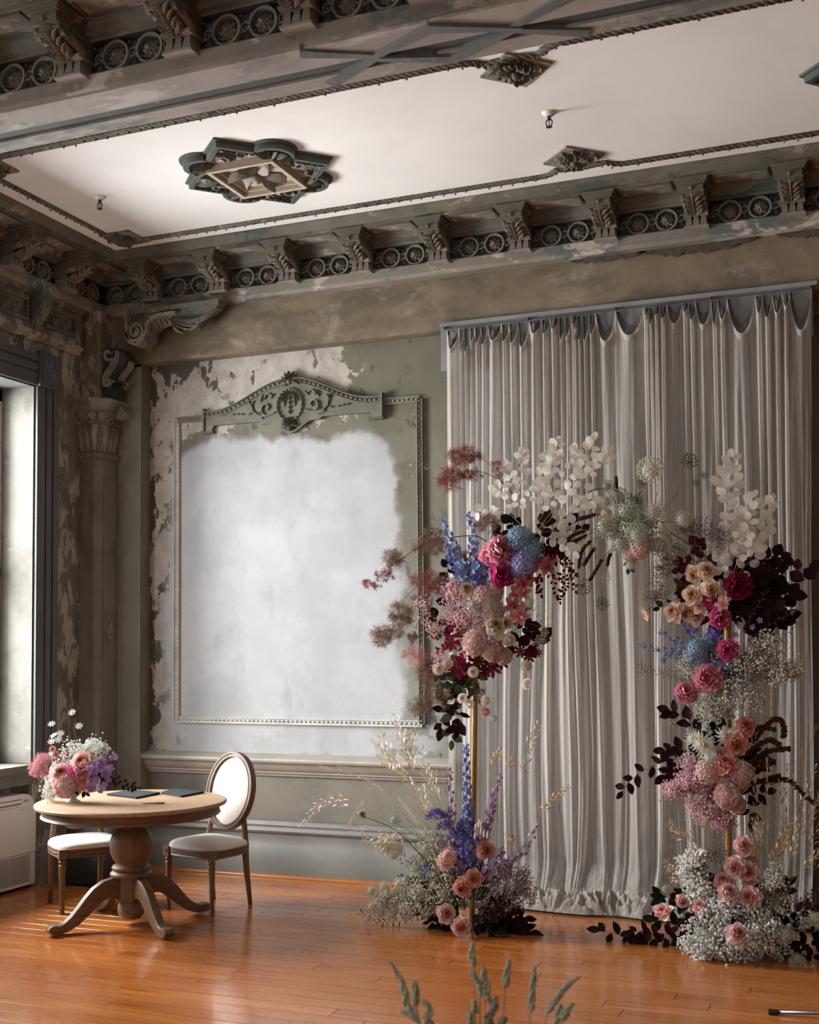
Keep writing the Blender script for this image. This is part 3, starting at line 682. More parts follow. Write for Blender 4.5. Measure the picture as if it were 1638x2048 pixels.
def plaque(name, label, c, r, rotated, mat='ornament_pale'):
    t = thing(name, label, 'ceiling ornament', (c[0], c[1], ZC)); fr = (V3((0, 0, 0)), V3((1, 0, 0)), V3((0, 1, 0)), V3((0, 0, -1)))
    g = G(); poly = [(r * math.cos(a), r * math.sin(a)) for a in [(k * PI / 2 + (0 if rotated else PI / 4)) for k in range(4)]]
    g.prism(poly, fr, .012); put('backing', fix(g.mesh('plaque', M[mat])), t)
    g = G(); q = r * .62
    for k in range(12):
        a = k * PI / 6 + .2; rr = q * (1.15 if k % 3 == 0 else .8)
        g.blade((.02 * math.cos(a), .02 * math.sin(a)), (rr * math.cos(a), rr * math.sin(a)), .05, .034, fr, .010, 5, bend=.15, tip=.014)
    for k in range(26):
        a = random.uniform(0, 2 * PI); rr = random.uniform(.3, .85) * q; g.ball((rr * math.cos(a), rr * math.sin(a), -.03), random.uniform(.008, .017), 7, 5)
        a2 = a + random.uniform(-1, 1); g.blade((rr * math.cos(a), rr * math.sin(a)), ((rr + .05) * math.cos(a2), (rr + .05) * math.sin(a2)), .026, .026, fr, .010, 4, bend=.3)
    g.ball((0, 0, -.035), .026)
    put('leafwork', g.mesh('leafwork', M['ornament'] if mat != 'ornament' else M['ornament_pale'], ang=50), t); return t
plaque('ceiling_plaque', 'diamond leaf plaque on the ceiling border just above the back cornice', (-1.76, 7.24), .20, True)
plaque('ceiling_plaque', 'diamond leaf plaque on the ceiling tucked against the big beam', (-1.76, 5.98), .20, True)
plaque('ceiling_plaque', 'square leaf plaque in the ceiling corner above the column', (-5.215, 7.365), .185, False)
plaque('ceiling_plaque', 'square leaf plaque cut by the left edge of the photo beside the beam', (-5.215, 5.92), .185, False)
def shellfan(x, y, s):
    g = G(); fr = (V3((0, 0, ZC)), V3((1, 0, 0)), V3((0, 1, 0)), V3((0, 0, -1)))
    for k in range(-3, 4):
        a = PI / 2 * s + k * .3; g.blade((x, y), (x + .13 * math.cos(a), y + .13 * math.sin(a)), .034, .045, fr, .012, 5, tip=.02)
    return g
g = shellfan(-1.76, 7.34, 1); g2 = shellfan(-1.76, 5.93, -1)
# big star medallion
def medallion(c, label):
    t = thing('ceiling_medallion', label, 'ceiling ornament', (c[0], c[1], ZC)); fr = (V3((0, 0, 0)), V3((1, 0, 0)), V3((0, 1, 0)), V3((0, 0, -1)))
    R_ = .515
    corner = [(R_, 0), (0, R_), (-R_, 0), (0, -R_)]
    out = []
    for k in range(4):
        a, b = V3(corner[k]), V3(corner[(k + 1) % 4]); d = (b - a).normalized(); m = (a + b) / 2; nn = V3((d.y, -d.x)); 
        if nn.dot(m) < 0: nn = -nn
        out.append(tuple(a)); rl = .122
        for j in range(13):
            an = PI * j / 12; q = m - d * rl * math.cos(an) + nn * rl * math.sin(an) * .95; out.append(tuple(q))
    g = G(); g.prism([tuple(V3(p) * .93) for p in out], fr, .022); put('bed', fix(g.mesh('bed', M['rosebeige'])), t)
    g = G()
    g.ribbon(out, .05, fr, .012, 0, True); g.ribbon([tuple(V3(p) * .955) for p in out], .045, fr, .048, 0, True)
    put('rim', fix(g.mesh('rim', M['rosegreen'], ang=40)), t)
    g = G(); n = len(out)
    for i in range(n):
        a, b = V3(out[i]) * .91, V3(out[(i + 1) % n]) * .91; L = (b - a).length; m_ = max(1, int(L / .036))
        for j in range(m_):
            p = a.lerp(b, (j + .5) / m_); d = (b - a).normalized() * .013; q = p * .955
            g.add([(p.x - d.x, p.y - d.y, -.055), (p.x + d.x, p.y + d.y, -.055), (q.x + d.x, q.y + d.y, -.024), (q.x - d.x, q.y - d.y, -.024), (p.x * 1.02, p.y * 1.02, -.03)], [(0, 1, 2, 3), (0, 3, 4), (1, 4, 2)])
    o = put('rim_flutes', g.mesh('flutes', M['rosegreen']), t); o['kind'] = 'stuff'
    h = .225; g = G(); g.ribbon([(-h, -h), (h, -h), (h, h), (-h, h)], .045, fr, .072, .01, True); g.ribbon([(-h + .035, -h + .035), (h - .035, -h + .035), (h - .035, h - .035), (-h + .035, h - .035)], .02, fr, .05, .01, True)
    put('inner_frame', fix(g.mesh('inner', M['rosebeige'], ang=40)), t)
    g = G()
    for k in range(6):
        a = k * PI / 3 + .35; g.blade((.02 * math.cos(a), .02 * math.sin(a)), (.19 * math.cos(a), .19 * math.sin(a)), .075, .03, fr, .030, 6, bend=.12, tip=.05)
    g.ball((0, 0, -.06), .034); put('flower', g.mesh('flower', M['ornament_pale'], ang=60), t)
    for k in range(4):
        g = G()
        a = k * PI / 2; u, v = math.cos(a), math.sin(a)
        for s_ in (-1, 1):
            cx_, cy_ = u * .335 - v * s_ * .07, v * .335 + u * s_ * .07
            g.ribbon(spiral(cx_, cy_, .055, .012, a + (0 if s_ > 0 else PI), a + s_ * 4.6 + (0 if s_ > 0 else PI), 16), .022, fr, .05, .02)
            g.blade((u * .27, v * .27), (cx_ * 1.1, cy_ * 1.1), .05, .03, fr, .022, 5, bend=.2 * s_)
        g.blade((u * .28, v * .28), (u * .46, v * .46), .05, .035, fr, .022)
        a = k * PI / 2 + PI / 4; u, v = math.cos(a), math.sin(a)
        for j in (-2, -1, 0, 1, 2):
            aa = a + j * .55; g.blade((u * .30, v * .30), (u * .30 + .14 * math.cos(aa), v * .30 + .14 * math.sin(aa)), .036, .04, fr, .022, 5, tip=.02)
        put('scrollwork', g.mesh('scrollwork', M['ornament'], ang=50), t)
medallion((-3.682, 6.635), 'large green and beige star-shaped plaster medallion on the white ceiling')
medallion((.165, 6.64), 'green star medallion mostly cut off by the right edge of the photo')
def sprinkler(c, label):
    t = thing('fire_sprinkler', label, 'sprinkler', (c[0], c[1], ZC))
    put('escutcheon', G().lathe([(.001, -.022), (.020, -.022), (.030, -.014), (.040, -.004), (.044, .001)], n=20).mesh('esc', M['white'], smooth=True), t)
    g = G(); g.lathe([(.009, -.045), (.011, -.04), (.011, -.02)], n=10)
    for s_ in (-1, 1): g.tube([(s_ * .009, 0, -.04), (s_ * .018, 0, -.052), (s_ * .017, 0, -.070), (s_ * .006, 0, -.082)], .004, 5)
    g.tube([(0, 0, -.045), (0, 0, -.083)], .0028, 5); put('sprinkler_frame', g.mesh('spf', M['brass'], smooth=True), t)
    put('deflector', G().lathe([(.018, -.086), (.018, -.083), (.004, -.081)], n=14).mesh('defl', M['brass']), t)
sprinkler((-4.884, 6.62), 'small ceiling sprinkler at the left beneath the star medallion')
sprinkler((-1.736, 6.555), 'small ceiling sprinkler between the two diamond plaques')

# ---------------------------------------------------------------- corner column
t = thing('corner_column', 'tall square corner column with a carved leafy capital beside the window', 'column', (-5.73, 7.77, 0))
def L2(g): return g   # geometry written in world coordinates, parent at (-5.73,7.77)
def cput(nm, g, m, ang=35, par=t, **k):
    g.v = [(x + 5.73, y - 7.77, z) for x, y, z in g.v]; return put(nm, fix(g.mesh(nm, m, ang=ang)), par, **k)
g = G()
def sect(o, c): return [(-5.935, 7.77 - o), (-5.73 - c + o * .4, 7.77 - o), (-5.73 + o, 7.77 + c - o * .4), (-5.73 + o, 8.05), (-5.935, 8.05)]
def loft(g, rows):
    n = len(rows[0][1]); vs = [(x, y, z) for z, s_ in rows for x, y in s_]; fs = [tuple(range(n - 1, -1, -1)), tuple(len(vs) - n + i for i in range(n))]
    for j in range(len(rows) - 1):
        for i in range(n): fs.append((j * n + i, j * n + (i + 1) % n, (j + 1) * n + (i + 1) % n, (j + 1) * n + i))
    return g.add(vs, fs)
loft(g, [(0, sect(.02, .02)), (.30, sect(.02, .02)), (.34, sect(0, .02)), (3.24, sect(0, .05))]); cput('shaft', g, M['pier'])
g = G()
for (a, b) in (((-5.73, 7.835), (-5.73, 7.845)), ((-5.73, 7.985), (-5.73, 7.995))): g.box((a[0] - .002, a[1], .6), (b[0] + .007, b[1], 3.1))
g.box((-5.90, 7.762, .6), (-5.892, 7.772, 3.1)); g.box((-5.80, 7.762, .6), (-5.792, 7.772, 3.1)); cput('shaft_bead', g, M['pier'])
g = G(); loft(g, [(3.235, sect(.004, .03)), (3.25, sect(.022, .03)), (3.275, sect(.026, .03)), (3.29, sect(.012, .03))]); cput('necking', g, M['pier'])
g = G(); loft(g, [(3.29, sect(0, .04)), (3.38, sect(.004, .04)), (3.48, sect(.014, .035)), (3.56, sect(.035, .03)), (3.61, sect(.06, .03))]); cp_ = cput('capital_bell', g, M['pier'], 60)
g = G(); loft(g, [(3.605, sect(.055, .03)), (3.625, sect(.085, .05)), (3.65, sect(.080, .05)), (3.68, sect(.105, .06)), (3.705, sect(.105, .06)), (3.715, sect(.06, .05))]); cput('abacus', g, M['ornament_pale'])
g = G()
for (O, Uv) in (((-5.83, 7.768, 3.30), (1, 0, 0)), ((-5.728, 7.90, 3.30), (0, 1, 0))):
    fr = (V3(O), V3(Uv), V3((0, 0, 1)), V3(Uv).cross(V3((0, 0, 1))))
    for u in (-.06, 0, .06):
        for s_ in (-1, 0, 1): g.blade((u, .0), (u + s_ * .035, .20 + .03 * (s_ == 0)), .04, .02, fr, .002, 6, bend=.1 * s_, tip=.05)
    for s_ in (-1, 1): g.ribbon(spiral(s_ * .055, .24, .035, .008, PI / 2, PI / 2 + s_ * 7, 18), .014, fr, .055, .01)
for s_ in (-1, 1): g.tube([(-5.715 + s_ * .022 - .012, 7.738 + s_ * .020, 3.565), (-5.715 + s_ * .030, 7.725 + s_ * .022, 3.565)], .030, 14)
g.ball((-5.60, 7.93, 3.60), .045, 10, 8); 
for k in range(8): g.blade((0, 0), (.06 * math.cos(k * PI / 4), .06 * math.sin(k * PI / 4)), .03, .02, (V3((-5.60, 7.885, 3.60)), V3((1, 0, 0)), V3((0, 0, 1)), V3((0, -1, 0))), .005)
cput('capital_leaves', g, M['ornament_pale'], 50)
g = G(); loft(g, [(3.71, sect(-.01, .02)), (ZB + .01, sect(-.01, .02))]); cput('upper_block', g, M['leftwall'])
g = G()   # little lozenge boss on the shaft side
fr = (V3((-5.728, 7.92, 1.86)), V3((0, 1, 0)), V3((0, 0, 1)), V3((1, 0, 0)))
g.prism([(-.05, 0), (0, -.09), (.05, 0), (0, .09)], fr, .012)
for k in range(6): g.blade((0, 0), (.035 * math.cos(k * PI / 3), .05 * math.sin(k * PI / 3)), .02, .016, fr, .012)
cput('lozenge_boss', g, M['ornament_pale'], 40)
# scroll consoles
def console_upright():
    t = thing('scroll_bracket', 'upright S-scroll plaster bracket standing on top of the column capital', 'bracket', (-5.73, 7.84, 3.715))
    fr = (V3((0, 0, 0)), V3((1, 0, 0)), V3((0, 0, 1)), V3((0, -1, 0)))
    path = spiral(.075, .345, .010, .062, -2 * PI, .15 * PI, 34) + [(.125, .30), (.095, .25), (.055, .205), (.03, .165), (.028, .14)] + spiral(.062, .125, .036, .008, PI * .9, PI * .9 + 2.4 * PI, 22)
    g = G(); g.ribbon(path, .024, fr, .06, -.07); put('scroll_band', fix(g.mesh('scroll', M['ornament_pale'], ang=40)), t)
    path2 = [(.20, .30), (.185, .255), (.145, .215), (.105, .175), (.095, .14)] + spiral(.125, .125, .032, .008, PI * .9, PI * .9 + 2.2 * PI, 20)
    g = G(); g.ribbon(path2, .020, fr, -.05, -.11); put('scroll_band', fix(g.mesh('scroll2', M['ornament_pale'], ang=40)), t)
    g = G(); g.prism([(0, .0), (.10, .0), (.12, .02), (.085, .08), (.07, .13), (.10, .18), (.16, .24), (.19, .31), (.18, .36), (.13, .40), (.0, .41)], (V3((0, .1, 0)), V3((1, 0, 0)), V3((0, 0, 1)), V3((0, -1, 0))), .10)
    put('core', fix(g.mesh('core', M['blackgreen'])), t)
    g = G()
    for k in range(5): g.blade((.055 + .01 * k, .12), (.09 + .035 * k, .01 + .012 * k), .028, .03, (V3((0, -.01, 0)), V3((1, 0, 0)), V3((0, 0, 1)), V3((0, -1, 0))), 0, 5, bend=.2)
    put('hanging_leaf', g.mesh('hl', M['blackgreen'], ang=50), t)
console_upright()
def console_flat():
    t = thing('scroll_bracket', 'long horizontal scroll bracket tapering right under the back cornice', 'bracket', (-5.50, 7.84, 4.06))
    fr = (V3((0, 0, 0)), V3((1, 0, 0)), V3((0, 0, 1)), V3((0, -1, 0)))
    path = [(.0, .34), (.0, .24)] + spiral(.09, .16, .085, .020, PI * .92, PI * .92 + 4.6 * PI / 1.3, 36)
    g = G(); g.ribbon(path, .026, fr, .05, -.05)
    g.ribbon([(.0, .16), (.03, .08), (.09, .055), (.15, .09), (.19, .15), (.19, .20), (.23, .25), (.30, .27), (.45, .27)], .026, fr, .05, -.05)
    put('scroll_band', fix(g.mesh('scroll3', M['ornament_pale'], ang=40)), t)
    g = G(); g.prism([(0, .34), (0, .10), (.08, .05), (.14, .03), (.20, .09), (.22, .16), (.28, .20), (.36, .22), (.46, .20), (.56, .12), (.62, .15), (.68, .22), (.80, .285), (.80, .34)], (V3((0, .09, 0)), V3((1, 0, 0)), V3((0, 0, 1)), V3((0, -1, 0))), .09)
    g.box((.0, -.02, .30), (.82, .09, .34)); put('core', fix(g.mesh('core2', M['cornice'])), t)
    g = G(); f2 = (V3((0, -.0, 0)), V3((1, 0, 0)), V3((0, 0, 1)), V3((0, -1, 0)))
    g.ball((.10, -.02, .16), .035)
    for k in range(7): g.blade((.40, .25), (.50 + .05 * k, .11 + .026 * k), .05, .05, f2, -.01, 6, bend=-.15, tip=.02)
    for k in range(6): g.blade((.20 + .04 * k, .24), (.24 + .04 * k, .16 + .01 * k), .03, .02, f2, 0)
    for k in range(5): g.blade((.16, .10), (.20 + .012 * k, .02 + .03 * k), .024, .03, f2, 0, bend=.2)
    put('acanthus_leaf', g.mesh('aleaf', M['ornament'], ang=50), t)
console_flat()

# ---------------------------------------------------------------- wall panel moulding with carved crest
t = thing('wall_panel_moulding', 'beaded rectangular plaster frame around the pale wall field', 'moulding', (0, YR, 0))
frw = (V3((0, 0, 0)), V3((1, 0, 0)), V3((0, 0, 1)), V3((0, -1, 0)))
x0, x1, z0, z1 = -5.250, -3.163, 1.178, 3.562
M['frame_pale'] = plain('frame_pale_paint', (.62, .60, .57), (.50, .49, .46), 5, .6); M['frame_olive'] = plain('frame_olive_paint', (.22, .21, .165), (.16, .15, .115), 6, .6)
def fside(a, b, mat):
    o = None
    g = G(); d = V3((b[0] - a[0], b[1] - a[1])).normalized(); nn = V3((-d.y, d.x))
    for off, w, h in ((.020, .008, .026), (-.020, .008, .026), (0, .048, .012)):
        g.ribbon([(a[0] + nn.x * off, a[1] + nn.y * off), (b[0] + nn.x * off, b[1] + nn.y * off)], w, frw, h)
    s_ = put('frame_side', g.mesh('fs', M[mat]), t)
    g = G(); L = math.dist(a, b); n = int(L / .037)
    for k in range(n):
        q = ((a[0] + (b[0] - a[0]) * (k + .5) / n), (a[1] + (b[1] - a[1]) * (k + .5) / n))
        g.blade((q[0] - d.x * .016, q[1] - d.y * .016), (q[0] + d.x * .018, q[1] + d.y * .018), .022, .020, frw, .010, 4)
    o = put('bead_course', g.mesh('beads', M[mat], smooth=True), s_); o['kind'] = 'stuff'
fside((x0, z0), (x1, z0), 'frame_pale'); fside((x0, z0), (x0, z1), 'frame_pale'); fside((x1, z1), (x1, z0), 'frame_olive')
fside((x0, z1), (-4.99, z1), 'frame_olive'); fside((-3.46, z1), (x1, z1), 'frame_olive')
CC = -4.222
t = thing('carved_crest', 'arched carved plaster crest with wreath and leaf scrolls atop the panel frame', 'plaster ornament', (0, YR - .004, 0))
def topz(x): u = (x - CC) / .775; return 3.612 + .205 * (math.cos(min(1, abs(u) * 1.12) * PI) + 1) / 2
xs = [CC - .775 + i * 1.55 / 40 for i in range(41)]
out = [(x, topz(x)) for x in xs]
def botz(x): u = abs(x - CC); return 3.47 - (.09 * (math.cos(min(1, u / .20) * PI) + 1) / 2) + (.02 if .25 < u < .68 else 0)
bot = [(CC + .775, 3.445), (CC + .685, 3.445), (CC + .685, 3.49)] + [(CC + .66 - i * 1.32 / 30, botz(CC + .66 - i * 1.32 / 30)) for i in range(31)] + [(CC - .685, 3.49), (CC - .685, 3.445), (CC - .775, 3.445)]
g = G(); poly = out + bot
# triangulated strip body
xs2 = [CC - .775 + i * 1.55 / 62 for i in range(63)]
def bz(x): u = abs(x - CC); return 3.445 if u > .685 else (botz(x) if u < .66 else 3.49)
vs = []; fs = []
for x in xs2: vs += [(x, 0, bz(x)), (x, -.030, bz(x)), (x, -.030, topz(x)), (x, 0, topz(x))]
for i in range(len(xs2) - 1):
    for k in range(4): a = i * 4 + k; b = i * 4 + (k + 1) % 4; fs.append((a, b, b + 4, a + 4))
fs += [(0, 1, 2, 3), tuple(len(vs) - 1 - k for k in range(4))]
g.add(vs, fs); M['crest'] = plain('crest_olive_paint', (.165, .155, .118), (.115, .108, .08), 9, .6, bump=.3)
put('crest_board', fix(g.mesh('crest', M['crest'])), t)
g = G(); g.ribbon([(x, topz(x) - .012) for x in xs], .010, frw, .050, .02); g.ribbon([(x, topz(x) - .052) for x in xs], .008, frw, .042, .02)
for sx in (-1, 1): g.ribbon([(CC + sx * .765, 3.63), (CC + sx * .765, 3.45)], .018, frw, .046)
put('crest_edging', g.mesh('ce', M['crest']), t)
for half in (-1, 1):
  g = G()
  for i in range(40):
    x = xs[i] + .019
    if (x - CC) * half > .07: g.blade((x - .019, topz(x - .019) - .032), (x + .019, topz(x + .019) - .032), .024, .022, frw, .030, 4)
  put('leaf_course', g.mesh('lc', M['crest'], smooth=True), t)
g = G()
for k in range(22):
    a = 2 * PI * k / 22; r1, r2 = .108, .125; g.blade((CC + r1 * math.cos(a), 3.60 + r2 * math.sin(a)), (CC + r1 * math.cos(a + .34), 3.60 + r2 * math.sin(a + .34)), .026, .026, frw, .030, 4)
put('wreath', g.mesh('wreath', M['crest'], smooth=True), t)
g = G()
for (cx_, cz_, n_, R1, a0, a1) in ((CC, 3.775, 9, .085, -.3, PI + .3), (CC, 3.43, 9, .075, 0, PI), (CC, 3.445, 5, .05, PI * 1.1, PI * 1.9)):
    for k in range(n_):
        a = a0 + (a1 - a0) * k / (n_ - 1); g.blade((cx_, cz_), (cx_ + R1 * math.cos(a), cz_ + R1 * math.sin(a)), .028, .03, frw, .032, 5, bend=.1, tip=.01)
g.ball((CC, -.045, 3.775), .02); g.ball((CC, -.045, 3.42), .018)
for k in range(5): g.blade((CC, 3.70 - k * .035), (CC, 3.668 - k * .035), .022, .026, frw, .03, 4)
for sx in (-1, 1):
    for k in range(2): g.blade((CC + sx * .01, 3.71), (CC + sx * (.045 + .03 * k), 3.585 + .04 * k), .014, .022, frw, .03, 5, bend=.12 * sx)
put('palmettes', g.mesh('palm', M['crest'], ang=50), t)
for sx in (-1, 1):
    g = G()
    def mp(p): return [(CC + sx * u, v) for u, v in p]
    g.ribbon(mp(spiral(.20, 3.585, .055, .012, -PI * .5, PI * 1.3, 20)), .011, frw, .048, .028)
    g.ribbon(mp([(.13, 3.55), (.20, 3.528), (.27, 3.53), (.32, 3.57), (.335, 3.62), (.31, 3.655)]), [.012, .016, .018, .016, .012, .006], frw, .046, .028)
    g.ribbon(mp([(.15, 3.68), (.185, 3.70), (.21, 3.685), (.22, 3.66)]), .013, frw, .045, .028)
    g.ribbon(mp([(.30, 3.53), (.27, 3.52), (.235, 3.51)]), .012, frw, .045, .028)
    for (a, b) in (((.32, 3.60), (.36, 3.66)), ((.25, 3.64), (.23, 3.70)), ((.33, 3.56), (.37, 3.55)), ((.16, 3.66), (.13, 3.70)), ((.40, 3.555), (.43, 3.56)), ((.44, 3.56), (.47, 3.565)), ((.48, 3.562), (.51, 3.565)), ((.28, 3.56), (.24, 3.545))):
        g.blade(mp([a])[0], mp([b])[0], .020, .022, frw, .03, 4)
    put('leaf_scroll', g.mesh('ls', M['crest'], ang=50), t)
    g = G()
    for k in range(6): g.box((CC + sx * (.69 + k * .0155) - .005, -.036, 3.432), (CC + sx * (.69 + k * .0155) + .005, 0, 3.450))
    put('dentils', g.mesh('dn', M['crest']), t)
# ---------------------------------------------------------------- curtain
def PZ(px, py, z):
    d = rt2 * ((px - CX) / FPX) - up2 * ((py - CY) / FPX) + fw
    return CAM + d * ((z - CAM.z) / d.z)
HX = [P(p, 640, 8.0).x for p in (891, 1058, 1232, 1423, 1624)]
g = G(); g.box((-2.95, YF - .035, 4.035), (-.37, YF + .03, 4.065)); struct('trim_10', g.mesh('rail', M['greyboard']))
g = G(); g.box((-2.95, YF - .01, 3.72), (-.40, YF + .04, 4.04)); put('track_board', g.mesh('tb', M['greyboard']), wb)
g = G(); g.box((-2.96, 7.66, 0), (-.30, YR, .014)); tag_ = put('hearth_slab', g.mesh('hs', M['hearth']), None, label='flat black slab on the floor under the gauze curtain', cat='hearth')
ZW = 4.015
t = thing('curtain_wire', 'thin wire with small hooks stretched along the top of the gauze curtain', 'wire', (HX[0], YF - .05, ZW))
g = G(); g.tube([(0, 0, 0), (HX[4] - HX[0], 0, 0)], .003, 5); put('wire', g.mesh('wire', M['wire']), t)
for hx in HX:
    g = G(); g.tube([(0, .04, .012), (0, 0, .014), (0, -.012, .004), (0, -.006, -.010)], .005, 6); g.ball((0, .02, .012), .010, 8, 6)
    put('hook', g.mesh('hook', M['brass'], smooth=True), t, (hx - HX[0], 0, 0))
PINS = [893, 918, 928, 940, 950, 962, 975, 1003, 1018, 1035, 1058, 1083, 1100, 1118, 1130, 1142, 1155, 1165, 1178, 1192, 1232, 1288, 1298, 1308, 1320, 1335, 1365, 1378, 1392, 1423, 1436, 1455, 1512, 1526, 1545, 1566, 1580, 1624]
labs = ['leftmost panel of the cream gauze curtain, beside the bare wall', 'second panel from the left of the cream gauze curtain, behind the papery branches',
        'third panel from the left of the cream gauze curtain, behind the green lace flowers', 'rightmost panel of the cream gauze curtain, behind the right gold pole']
random.seed(11)
for pi_ in range(4):
    lo, hi = [(893, 1058), (1058, 1232), (1232, 1423), (1423, 1624)][pi_]
    pins = [p for p in PINS if lo <= p <= hi]
    cols = []   # (x, sag, phase)
    for i in range(len(pins) - 1):
        a, b = pins[i], pins[i + 1]; gap = b - a; n = 8 if gap < 30 else 16
        sag = (30 + gap * .62 + random.uniform(-16, 20)) * .0036; pw = 1 if gap < 30 else .8
        xa, xb = P(a, 640, 7.98).x, P(b, 640, 7.98).x
        for k in range(n if i < len(pins) - 2 else n + 1):
            u = k / n; cols.append((xa + (xb - xa) * u, sag * (4 * u * (1 - u)) ** pw, i + u, gap))
    nz = 64; vs = []; fs = []; nc = len(cols); hemv = []
    for x, sag, ph, gap in cols:
        zt_ = ZW - .004 - sag; zbt = .020
        A = min(.042, .022 + gap * .0005)
        for j in range(nz + 1):
            s_ = j / nz; z = zt_ + (zbt - zt_) * s_ ** .92
            f = -math.cos(2 * PI * ph)                     # pinned at the wire, loops forward between pins
            big = noise.noise((x * 4.0 + pi_ * 9, z * .35, 1.7)); wid = 1 if gap < 30 else .45
            n1 = noise.noise((x * 15 + 2.2 * noise.noise((x * 6, 0, 2)) + .6 * z * noise.noise((x * 1.3, 0, 5)), z * .22, 3.1)); n2 = noise.noise((x * 60, z * .5, 8.3))
            drift = .10 * s_ * noise.noise((x * 2.2, z * .45, 12.0))
            m2 = .35 + 1.3 * max(0, noise.noise((x * 5.5, 0, 21.0)) + .35); fold = A * wid * f * (1 - .75 * min(1, s_ * 1.6)) * m2 + .062 * m2 * min(1, s_ * 4) * n1 + .012 * n2 * m2 + .05 * big * min(1, s_ * 2)
            yy = YF - .075 - fold - .05 * s_ - (.16 * max(0, s_ - .93) / .07 if s_ > .93 else 0)
            xx = x + drift * min(1, s_ * 2)
            e = min(1, (x - HX[0]) / .15); xx = x + drift * e if x - HX[0] < .15 else xx
            if pi_ in (1, 2) and s_ > .70:
                cen = min((P(q_, 1700, 7.9).x for q_ in (1092, 1150, 1236, 1300, 1390)), key=lambda h_: abs(h_ - xx)); k_ = (s_ - .70) / .30; xx += (cen - xx) * .50 * k_ * k_ * min(1, (x - cols[0][0]) / .1, (cols[-1][0] - x) / .1); yy -= .05 * k_ * k_
            if x > HX[4] - .5: xx -= .09 * s_ * (x - HX[4] + .5) / .5
            vs.append((xx, min(yy, YF - .02), z))
        hemv.append((x, YF - .075 - A * wid * (-math.cos(2 * PI * ph)), zt_, sag))
    for i in range(nc - 1):
        for j in range(nz): k = i * (nz + 1) + j; fs.append((k, k + 1, k + nz + 2, k + nz + 1))
    x0_ = cols[0][0]; base = (x0_, YF - .08, 0)
    t = thing('gauze_curtain', labs[pi_], 'curtain', base)
    g = G(); g.add([(x - base[0], y - base[1], z) for x, y, z in vs], fs); put('drape', g.mesh('drape', M['gauze'], smooth=True), t)
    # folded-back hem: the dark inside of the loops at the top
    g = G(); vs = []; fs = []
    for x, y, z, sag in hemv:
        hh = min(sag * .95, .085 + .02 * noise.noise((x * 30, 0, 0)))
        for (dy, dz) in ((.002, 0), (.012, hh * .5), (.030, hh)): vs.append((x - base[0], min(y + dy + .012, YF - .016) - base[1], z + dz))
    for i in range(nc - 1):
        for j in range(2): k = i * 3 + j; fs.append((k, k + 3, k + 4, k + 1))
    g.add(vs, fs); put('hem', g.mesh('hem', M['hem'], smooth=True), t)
    g = G(); vs = []; fs = []
    for x, y, z, sag in hemv:
        for (dy, dz) in ((-.004, .006), (-.006, -.018), (-.001, -.034)): vs.append((x - base[0], y + dy - base[1], z + dz))
    for i in range(nc - 1):
        for j in range(2): k = i * 3 + j; fs.append((k, k + 3, k + 4, k + 1))
    g.add(vs, fs); put('hem_fold', g.mesh('hemf', M['gauze2'], smooth=True), t)
    # cloth pooled on the floor
    xa, xb = cols[0][0] - .02, cols[-1][0] + .03
    nx, ny = 150, 46; ya, yb = (7.62 if pi_ in (1, 2) else 7.74), YF - .10; vs = []; fs = []
    for i in range(nx + 1):
        for j in range(ny + 1):
            u, v = i / nx, j / ny; x = xa + (xb - xa) * u; y = ya + (yb - ya) * v
            wx = x + .06 * noise.noise((x * 6, y * 6, 4)); wy = y + .05 * noise.noise((x * 5, y * 7, 9)) + .10 * noise.noise((x * 2.4, 0, pi_))
            r = 1 - abs(noise.noise((wx * 12, wy * 20, 2))) * 3.0; r2 = 1 - abs(noise.noise((wx * 34 + 5, wy * 46, 6))) * 2.4
            edge = .05 * noise.noise((x * 5, 1, pi_ * 3)) + .18 * (1 - 4 * u * (1 - u)) * (1 if pi_ in (1, 2) else .3)
            e = min(1, max(0, (v - .04 - max(0, edge)) / .22)) ** .6
            h = (.034 + .080 * max(0, r) + .022 * max(0, r2)) * e * (1 if pi_ in (1, 2) else .6)
            vs.append((x - base[0], y - base[1], .0145 + h + .02 * v * e))
    for i in range(nx):
        for j in range(ny): k = i * (ny + 1) + j; fs.append((k, k + ny + 1, k + ny + 2, k + 1))
    # drop quads lying flat outside the ragged edge
    fs = [f for f in fs if max(vs[q][2] for q in f) > .0155]
    g = G(); g.add(vs, fs); put('floor_pool', g.mesh('pool', M['gauze2'], smooth=True), t)

# ---------------------------------------------------------------- table
TC = (-4.50, 6.465)
t = thing('pedestal_table', 'round oak pedestal table with four curved scroll feet', 'table', (TC[0], TC[1], 0), 0)
put('tabletop', G().lathe([(.585, .750), (.594, .752), (.598, .760), (.598, .768), (.592, .776), (.580, .778), (.001, .778)], n=72).mesh('top', M['oaktop'], ang=30), t)
put('apron', G().lathe([(.545, .690), (.552, .688), (.560, .696), (.556, .704), (.552, .710), (.552, .742), (.566, .750)], n=72).mesh('apron', M['oak'], ang=30), t)
put('pedestal', G().lathe([(.14, .690), (.135, .672), (.120, .664), (.108, .655), (.112, .645), (.100, .632), (.088, .622), (.090, .610), (.100, .600), (.118, .575), (.132, .54), (.137, .50), (.134, .46), (.122, .425), (.105, .40), (.098, .390),
    (.100, .380), (.116, .374), (.124, .362), (.122, .350), (.112, .344), (.118, .338), (.132, .330), (.136, .318), (.130, .306), (.11, .302)], n=40).mesh('ped', M['oakv'], ang=50), t)
g = G(); g.v = []; o8 = [(.098 * math.cos(PI / 8 + k * PI / 4 + .25), .098 * math.sin(PI / 8 + k * PI / 4 + .25)) for k in range(8)]
